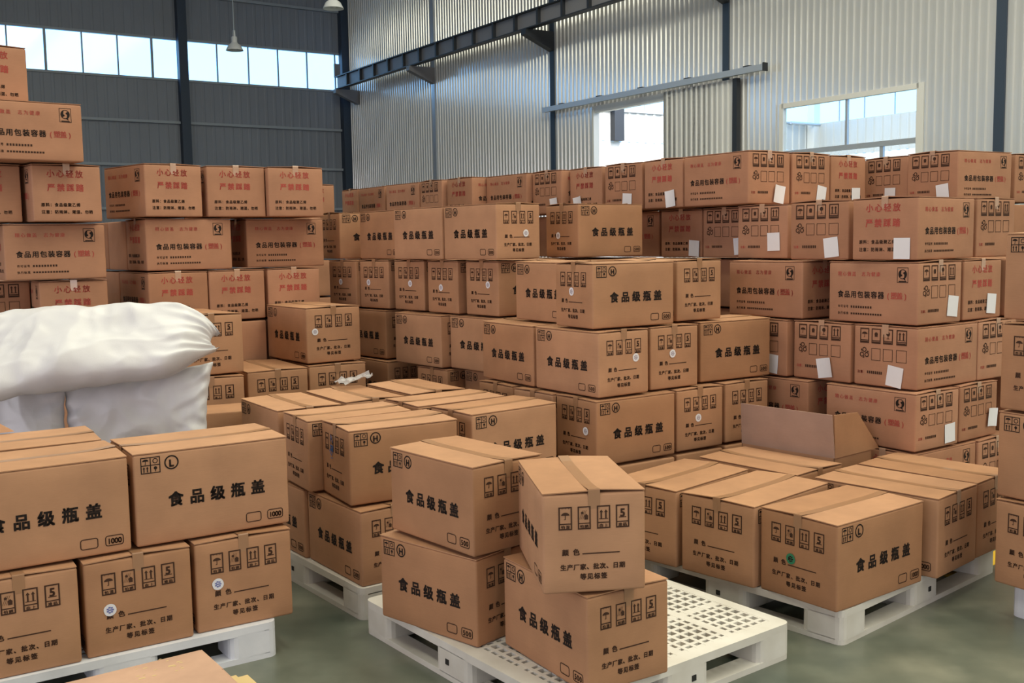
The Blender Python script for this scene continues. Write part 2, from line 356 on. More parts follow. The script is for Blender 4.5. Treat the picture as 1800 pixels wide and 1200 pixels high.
class Print:
    MATL = ['ink_black', 'ink_brown', 'ink_red']
    def __init__(s): s.v = []; s.f = []; s.m = []
    def poly(s, pts, mi=0):
        n = len(s.v); s.v += pts; s.f.append(tuple(range(n, n+len(pts)))); s.m.append(mi)
    def rect(s, a, b, c, d, mi=0): s.poly([(a, b), (c, b), (c, d), (a, d)], mi)
    def frame(s, a, b, c, d, t, mi=0):
        s.rect(a, b, c, b+t, mi); s.rect(a, d-t, c, d, mi); s.rect(a, b+t, a+t, d-t, mi); s.rect(c-t, b+t, c, d-t, mi)
    def rframe(s, a, b, c, d, t, mi=0):
        r = min(c-a, d-b)*0.25; o = []; i = []
        for cx, cy, q in ((c-r, d-r, 0), (a+r, d-r, 1), (a+r, b+r, 2), (c-r, b+r, 3)):
            for k in range(4):
                w = math.pi/2*(q+k/3); o.append((cx+r*math.cos(w), cy+r*math.sin(w))); i.append((cx+(r-t)*math.cos(w), cy+(r-t)*math.sin(w)))
        n = len(o)
        for k in range(n): s.poly([o[k], o[(k+1) % n], i[(k+1) % n], i[k]], mi)
    def ring(s, x, y, r, t, mi=0, seg=20):
        for k in range(seg):
            a, b = 2*math.pi*k/seg, 2*math.pi*(k+1)/seg
            s.poly([(x+r*math.cos(a), y+r*math.sin(a)), (x+r*math.cos(b), y+r*math.sin(b)), (x+(r-t)*math.cos(b), y+(r-t)*math.sin(b)), (x+(r-t)*math.cos(a), y+(r-t)*math.sin(a))], mi)
    def disc(s, x, y, r, mi=0, a0=0, a1=2*math.pi, seg=12, sy=1.0):
        s.poly([(x+r*math.cos(a0+(a1-a0)*k/seg), y+sy*r*math.sin(a0+(a1-a0)*k/seg)) for k in range(seg+(0 if a1-a0 > 6.2 else 1))], mi)
    def text(s, txt, x0, x1, yc, size, mi=0, bold=0.02):
        chars = [c for c in txt]; pitch = (x1-x0)/len(chars)
        for k, c in enumerate(chars):
            if c == ' ': continue
            vs_, fs_ = glyph(c, bold); n = len(s.v); cx = x0+pitch*(k+0.5)
            wdt = 0.5 if ord(c) > 255 else (min(v[0] for v in vs_)+max(v[0] for v in vs_))/2
            s.v += [(cx+(v[0]-wdt)*size, yc+(v[1]-0.38)*size) for v in vs_]
            s.f += [tuple(n+i for i in f) for f in fs_]; s.m += [mi]*len(fs_)
    def mesh(s, name, L, h, d, b):
        me = bpy.data.meshes.new(name)
        vv = []
        for u, v in s.v:
            q = max(0, 1-(2*u/L)**2)*max(0, 1-(2*(v-h/2)/h)**2)
            vv.append((u, -d-0.0012-b*q, v))
        me.from_pydata(vv, [], s.f)
        for m_ in s.MATL: me.materials.append(MATS[m_])
        me.polygons.foreach_set('material_index', s.m); me.update(); return me
def umbrella(p, x, y, s, mi):
    p.disc(x, y, 0.5*s, mi, 0, math.pi, 10, 0.7); p.rect(x-0.04*s, y-0.5*s, x+0.04*s, y, mi); p.rect(x-0.16*s, y-0.5*s, x, y-0.43*s, mi)
def arrow(p, x, y0, y1, s, mi):
    p.rect(x-0.09*s, y0, x+0.09*s, y1-0.3*s, mi); p.poly([(x-0.22*s, y1-0.32*s), (x+0.22*s, y1-0.32*s), (x, y1)], mi)
def icon(p, kind, a, b, c, d, mi, cap):
    t = (c-a)*0.10; p.frame(a, b, c, d, t, mi); hc = b+(d-b)*cap; p.rect(a, hc, c, hc+t*0.8, mi)
    x, y, s = (a+c)/2, (hc+d)/2, (c-a)*0.62
    if kind == 'umb': umbrella(p, x, y+0.03*s, s, mi); [p.rect(a+(c-a)*q, d-0.25*s, a+(c-a)*(q+0.03), d-0.14*s, mi) for q in (0.25, 0.5, 0.75)]; w = '怕湿'
    elif kind == 'sun': p.disc(x-0.25*s, y+0.28*s, 0.16*s, mi); [p.poly([(x-0.6*s+0.2*k*s, y-0.5*s), (x-0.56*s+0.2*k*s, y-0.5*s), (x-0.1*s+0.2*k*s, y+0.6*s), (x-0.14*s+0.2*k*s, y+0.6*s)], mi) for k in range(3)]; p.poly([(x-0.05*s, y-0.15*s), (x+0.55*s, y-0.15*s), (x+0.25*s, y+0.15*s)], mi); p.rect(x+0.02*s, y-0.55*s, x+0.48*s, y-0.15*s, mi); w = '怕晒'
    elif kind == 'up': arrow(p, x-0.28*s, y-0.5*s, y+0.55*s, s, mi); arrow(p, x+0.28*s, y-0.5*s, y+0.55*s, s, mi); p.rect(x-0.55*s, y-0.58*s, x+0.55*s, y-0.5*s, mi); w = '向上'
    elif kind == '5': p.text('5', x-0.3*s, x+0.3*s, y+0.12*s, 1.3*s, mi, 0.035); p.rect(x-0.45*s, y-0.5*s, x+0.45*s, y-0.4*s, mi); w = '堆码'
    elif kind == 'box': p.rect(x-0.25*s, y-0.3*s, x+0.25*s, y+0.2*s, mi); p.disc(x, y+0.1*s, 0.3*s, mi); w = '轻放'
    elif kind == 'glass': p.disc(x, y+0.22*s, 0.32*s, mi); p.rect(x-0.05*s, y-0.5*s, x+0.05*s, y+0.2*s, mi); p.rect(x-0.25*s, y-0.52*s, x+0.25*s, y-0.44*s, mi); w = '易碎'
    else: w = ''
    if cap > 0.2 and w: p.text(w, a+0.15*(c-a), c-0.15*(c-a), (b+hc)/2, (hc-b)*0.75, mi, 0.03)
    else: p.rect(a+0.12*(c-a), b+0.05*(d-b), c-0.12*(c-a), hc-0.03*(d-b), mi)
def side_cap(L, h, letter, num):                       # long face of the bottle-cap cartons
    p = Print(); X = lambda f: (f-0.5)*L; Y = lambda f: h*(1-f); mi = 0
    a, c, d, b = X(0.045), X(0.165), Y(0.075), Y(0.245); t = 0.0036
    p.frame(a, b, c, d, t, mi); mx, my = (a+c)/2, (b+d)/2; p.rect(mx-t/2, b, mx+t/2, d, mi); p.rect(a, my-t/2, c, my+t/2, mi)
    q = (c-a)/4; umbrella(p, a+q, my+(d-my)*0.5, q*1.3, mi); p.ring(mx+q, my+(d-my)*0.5, q*0.55, q*0.16, mi, 12)
    arrow(p, a+q*0.65, b+q*0.3, my-q*0.25, q*1.2, mi); arrow(p, a+q*1.35, b+q*0.3, my-q*0.25, q*1.2, mi); p.disc(mx+q, (b+my)/2+q*0.2, q*0.35, mi); p.rect(mx+q*0.92, b+q*0.3, mx+q*1.08, (b+my)/2, mi)
    r = h*0.075; p.ring(X(0.235), Y(0.155), r, r*0.19, mi, 24); p.text(letter, X(0.235)-r, X(0.235)+r, Y(0.16), r*1.3, mi, 0.055)
    p.text('食品级瓶盖', X(0.185), X(0.855), Y(0.545), h*0.160, mi, 0.034)
    p.rframe(X(0.70), Y(0.925), X(0.805), Y(0.815), 0.0038, 1); p.rframe(X(0.845), Y(0.925), X(0.955), Y(0.815), 0.0038, 1)
    p.text(num, X(0.858), X(0.942), Y(0.872), h*0.078, 1, 0.03); return p
def end_cap(L, h):                                      # short face of the bottle-cap cartons
    p = Print(); X = lambda f: (f-0.5)*L; Y = lambda f: h*(1-f)
    for k, (a, c) in zip(('umb', 'sun', 'up', '5'), ((0.155, 0.285), (0.34, 0.465), (0.525, 0.655), (0.71, 0.84))): icon(p, k, X(a), Y(0.385), X(c), Y(0.165), 1, 0.24)
    p.text('颜色', X(0.165), X(0.375), Y(0.60), h*0.066, 1, 0.035); p.rect(X(0.38), Y(0.625), X(0.745), Y(0.613), 1)
    p.text('生产厂家、批次、日期', X(0.165), X(0.80), Y(0.745), h*0.060, 1, 0.035); p.text('等见标签', X(0.355), X(0.625), Y(0.84), h*0.062, 1, 0.035); return p
def side_food(L, h):                                    # long face of the red-printed cartons
    p = Print(); X = lambda f: (f-0.5)*L; Y = lambda f: h*(1-f)
    p.text('精心做盖 志为健康', X(0.105), X(0.60), Y(0.225), h*0.078, 2, 0.018)
    a, c, d, b = X(0.778), X(0.895), Y(0.115), Y(0.35); p.frame(a, b, c, d, 0.003, 0)
    cx, cy, r = (a+c)/2, b+(d-b)*0.56, (c-a)*0.36
    p.ring(cx, cy, r*1.08, r*0.16, 0, 18)
    p.poly([(cx+r*math.cos(q), cy+r*math.sin(q)) for q in (1.9, 2.3, 2.7, 3.1, 3.5, 3.9)]+[(cx-r*0.05, cy-r*0.30), (cx-r*0.42, cy+r*0.10), (cx-r*0.40, cy+r*0.45)], 0)
    p.poly([(cx+r*math.cos(q), cy+r*math.sin(q)) for q in (-1.25, -0.84, -0.44, 0.0, 0.4, 0.8)]+[(cx+r*0.05, cy+r*0.30), (cx+r*0.42, cy-r*0.10), (cx+r*0.40, cy-r*0.45)], 0)
    p.poly([(cx+r*0.0, cy-r*0.9), (cx+r*0.75, cy-r*1.45), (cx+r*0.55, cy-r*0.6)], 0)
    p.rect(a+(c-a)*0.15, b+(d-b)*0.05, c-(c-a)*0.15, b+(d-b)*0.12, 0)
    p.text('食品用包装容器', X(0.105), X(0.645), Y(0.555), h*0.118, 0, 0.022); p.text('(塑盖)', X(0.655), X(0.90), Y(0.555), h*0.115, 2, 0.02)
    p.text('许可证号', X(0.11), X(0.24), Y(0.755), h*0.048, 1, 0.02)
    for k in range(9): p.rect(X(0.265+k*0.0275), Y(0.775), X(0.283+k*0.0275), Y(0.738), 1)
    p.text('执行标准', X(0.11), X(0.24), Y(0.865), h*0.048, 1, 0.02)
    for k in range(13): p.rect(X(0.265+k*0.0275), Y(0.882), X(0.285+k*0.0275), Y(0.852), 1)
    return p
def end_care(L, h):                                     # short face with the red handling words
    p = Print(); X = lambda f: (f-0.5)*L; Y = lambda f: h*(1-f)
    p.text('小心轻放', X(0.20), X(0.75), Y(0.185), h*0.135, 2, 0.022); p.text('严禁踩踏', X(0.20), X(0.75), Y(0.42), h*0.135, 2, 0.028)
    p.text('原料：食品级聚乙烯', X(0.11), X(0.68), Y(0.715), h*0.066, 1, 0.03); p.text('注意：防雨淋、潮湿、勿晒', X(0.11), X(0.86), Y(0.835), h*0.066, 1, 0.03); return p
def end_marks(L, h):                                    # short face with handling pictograms
    p = Print(); X = lambda f: (f-0.5)*L; Y = lambda f: h*(1-f)
    xs = ((0.10, 0.245), (0.285, 0.43), (0.47, 0.62), (0.675, 0.835))
    for k, (a, c) in zip(('umb', 'box', 'glass', 'up'), xs): icon(p, k, X(a), Y(0.325), X(c), Y(0.085), 1, 0.17)
    cx, cy, r = X(0.172), Y(0.485), h*0.085
    for k in range(3):
        w = math.pi/2+k*2*math.pi/3; x, y = cx+r*0.62*math.cos(w), cy+r*0.62*math.sin(w)
        p.ring(x, y, r*0.50, r*0.20, 1, 8); p.poly([(cx+r*1.1*math.cos(w+0.65), cy+r*1.1*math.sin(w+0.65)), (cx+r*0.9*math.cos(w+1.1), cy+r*0.9*math.sin(w+1.1)), (cx+r*0.5*math.cos(w+0.9), cy+r*0.5*math.sin(w+0.9))], 1)
    for a, c in xs[1:]: p.frame(X(a), Y(0.595), X(c), Y(0.40), 0.003, 1)
    p.text('注意：', X(0.06), X(0.20), Y(0.79), h*0.05, 2, 0.02)
    for k in range(8): p.rect(X(0.22+k*0.031), Y(0.81), X(0.242+k*0.031), Y(0.765), 1)
    return p

# ------------------------------------------------------------------ cartons
DIMS = {'H': (0.563, 0.363, 0.36), 'L': (0.636, 0.408, 0.382), 'R': (0.597, 0.412, 0.354), 'M': (0.636, 0.408, 0.391)}
def bulged_box(name, l, w, h, b, mat, seed):
    rng = random.Random(seed); r = 0.010; n = 7
    def ax(e): return [-e, -e+r*0.5, -e+r] + [-e+r+(2*e-2*r)*k/n for k in range(1, n)] + [e-r, e-r*0.5, e]
    xs, ys, zs = ax(l/2), ax(w/2), ax(h/2); idx = {}; V_ = []; F_ = []
    def vert(i, j, k):
        if (i, j, k) in idx: return idx[(i, j, k)]
        p = Vector((xs[i], ys[j], zs[k])); e = Vector((l/2-r, w/2-r, h/2-r))
        q = Vector([max(-e[c], min(e[c], p[c])) for c in range(3)]); d = p-q
        if d.length > 1e-9: p = q+d.normalized()*r
        u, v, t = 2*p.x/l, 2*p.y/w, 2*p.z/h
        if abs(p.y) > w/2-1e-4: p.y += math.copysign(b*(1-u*u)*(1-t*t), p.y)
        if abs(p.x) > l/2-1e-4: p.x += math.copysign(b*(1-v*v)*(1-t*t), p.x)
        idx[(i, j, k)] = len(V_); V_.append((p.x, p.y, p.z+h/2)); return idx[(i, j, k)]
    N = len(xs)-1
    for a in range(N):
        for c in range(N):
            for s in (0, N):
                F_.append([vert(a, c, s), vert(a+1, c, s), vert(a+1, c+1, s), vert(a, c+1, s)][::(1 if s else -1)])
                F_.append([vert(a, s, c), vert(a+1, s, c), vert(a+1, s, c+1), vert(a, s, c+1)][::(-1 if s else 1)])
                F_.append([vert(s, a, c), vert(s, a+1, c), vert(s, a+1, c+1), vert(s, a, c+1)][::(1 if s else -1)])
    return mesh(name, V_, F_, mat, smooth=True)
def lift(x, l, amt): return amt*max(0.0, (abs(2*x/l)-0.45)/0.55)**2
def flap_mesh(l, w, h, sgn, amt, mat):
    mb = MB(); n = 8; th = 0.0042; y0, y1 = (0.0018, w/2-0.001) if sgn > 0 else (-w/2+0.001, -0.0018)
    xs = [-l/2+0.0005+(l-0.001)*k/n for k in range(n+1)]; z = h-0.0165
    for k in range(n):
        a, c = xs[k], xs[k+1]; za, zc = z+lift(a, l, amt), z+lift(c, l, amt)
        def tilt(y, q): return q if abs(y) < w/4 else z+(q-z)*0.15
        p = [(a, y0, tilt(y0, za)), (c, y0, tilt(y0, zc)), (c, y1, tilt(y1, zc)), (a, y1, tilt(y1, za))]; i0 = len(mb.v)
        mb.v += p + [(x, y, q+th) for x, y, q in p]
        for f in ((0, 3, 2, 1), (4, 5, 6, 7), (0, 1, 5, 4), (2, 3, 7, 6)) + (((3, 0, 4, 7),) if k == 0 else ()) + (((1, 2, 6, 5),) if k == n-1 else ()):
            mb.f.append(tuple(i0+i for i in f)); mb.m.append(0)
    return mesh('top_flap', mb.v, mb.f, mat, mb.m)
def tape_mesh(l, w, h, amt, tm='tape'):
    mb = MB(); n = 8; hw = 0.021; z = h-0.0165+0.0046
    xs = [-l/2+l*k/n for k in range(n+1)]
    pts = [(-l/2-0.0018, h-0.075)]+[(x, z+lift(x, l, amt)) for x in xs]+[(l/2+0.0018, h-0.075)]
    pts.insert(1, (-l/2-0.0018, pts[1][1]-0.004)); pts.insert(len(pts)-1, (l/2+0.0018, pts[-2][1]-0.004))
    for (a, za), (c, zc) in zip(pts, pts[1:]):
        mb.quad((a, -hw, za), (c, -hw, zc), (c, hw, zc), (a, hw, za))
    return mesh('tape', mb.v, mb.f, tm, mb.m)
PROTO = {}
for tp, (l, w, h) in DIMS.items():
    mat = 'kraft_red' if tp == 'R' else 'kraft'
    for var, (b, amt) in enumerate(((0.0015, 0.007), (0.0035, 0.0105))):
        d = dict(body=bulged_box('carton', l, w, h-0.017, b, mat, var), fa=flap_mesh(l, w, h, 1, amt, mat), fb=flap_mesh(l, w, h, -1, amt*0.6, mat), tape=tape_mesh(l, w, h, amt, 'tape_clear' if tp == 'R' else 'tape'), b=b)
        hb = h-0.017
        if tp == 'R':
            d['side'] = side_food(l, h).mesh('side_print', l, hb, w/2, b); d['care'] = end_care(w, h).mesh('end_print', w, hb, l/2, b); d['marks'] = end_marks(w, h).mesh('end_print', w, hb, l/2, b)
        else:
            d['side'] = side_cap(l, h, 'H' if tp == 'H' else 'L', '500' if tp == 'H' else '1000').mesh('side_print', l, hb, w/2, b)
            d['care'] = d['marks'] = end_cap(w, h).mesh('end_print', w, hb, l/2, b)
        PROTO[tp, var] = d
def place_carton(tp, a, x, y, z, yaw, h, var, swap=False, bare=False, flaps=True):
    d = PROTO[tp, var]; H0 = DIMS[tp][2]
    rz = R(yaw) if a == 'l' else R(yaw-90)
    if swap: rz += math.pi
    o = link('carton', d['body'], None, (x, y, z), rz); o.scale = (0.984, 0.982, h/H0)
    if bare: return o
    if flaps:
        link('top_flap', d['fa'], o); link('top_flap', d['fb'], o); link('tape', d['tape'], o)
    for c in (link('side_print', d['side'], o, rz=0), link('side_print', d['side'], o, rz=math.pi), link('end_print', d['marks'], o, rz=-math.pi/2), link('end_print', d['care'], o, rz=math.pi/2)): c['kind'] = 'stuff'
    return o
def on_end(o, tp, end, name, me, u, v, tilt=0.0, off=0.0):
    # something stuck on a short face; end = -1 for local -X, +1 for local +X
    l, w, h = DIMS[tp]; d = l/2+0.0045+off
    p = Vector(((u-0.5)*w, -d, v*h)); ang = math.pi/2*end
    q = Matrix.Rotation(ang, 3, 'Z') @ p
    c = link(name, me, o, q); c.rotation_mode = 'XYZ'; c.matrix_local = Matrix.Translation(q) @ Matrix.Rotation(ang, 4, 'Z') @ Matrix.Rotation(tilt, 4, 'Y'); return c
def disc_mesh(name, r, mats, inner):
    mb = MB(); n = 20
    mb.v += [(r*math.cos(2*math.pi*k/n)*(1+0.03*math.sin(5*k)), 0, r*math.sin(2*math.pi*k/n)) for k in range(n)]; mb.f.append(tuple(range(n))); mb.m.append(0)
    for k in range(7):
        a = 2*math.pi*k/7; q = r*0.42; mb.quad((q*math.cos(a)-0.004, -0.0006, q*math.sin(a)-0.003), (q*math.cos(a)+0.004, -0.0006, q*math.sin(a)-0.003), (q*math.cos(a)+0.004, -0.0006, q*math.sin(a)+0.003), (q*math.cos(a)-0.004, -0.0006, q*math.sin(a)+0.003), 1)
    mb.quad((-r*inner, -0.0006, -r*0.12), (r*inner, -0.0006, -r*0.12), (r*inner, -0.0006, r*0.12), (-r*inner, -0.0006, r*0.12), 1)
    return mesh(name, mb.v, mb.f, mats, mb.m)
STICK = disc_mesh('round_sticker', 0.024, ['sticker_white', 'sticker_blue'], 0.3); STICKP = disc_mesh('round_sticker', 0.023, ['sticker_white', 'sticker_grey'], 0.3); STICKG = disc_mesh('round_sticker', 0.024, ['sticker_green', 'ink_black'], 0.5)
def paper_mesh(seed):
    rng = random.Random(seed); mb = MB(); w, h = 0.100, 0.115; n = 5; c1, c2 = rng.uniform(-.012, .004), rng.uniform(-.01, 0)
    g = [[(-w/2+w*i/n, -0.0015+min(0, c1*(2*i/n-1)**2+c2*(j/n)), -h/2+h*j/n) for i in range(n+1)] for j in range(n+1)]
    for j in range(n):
        for i in range(n): mb.quad(g[j][i], g[j][i+1], g[j+1][i+1], g[j+1][i])
    return mesh('paper_label', mb.v, mb.f, 'paper', mb.m, True)
PAPERS = [paper_mesh(k) for k in range(5)]
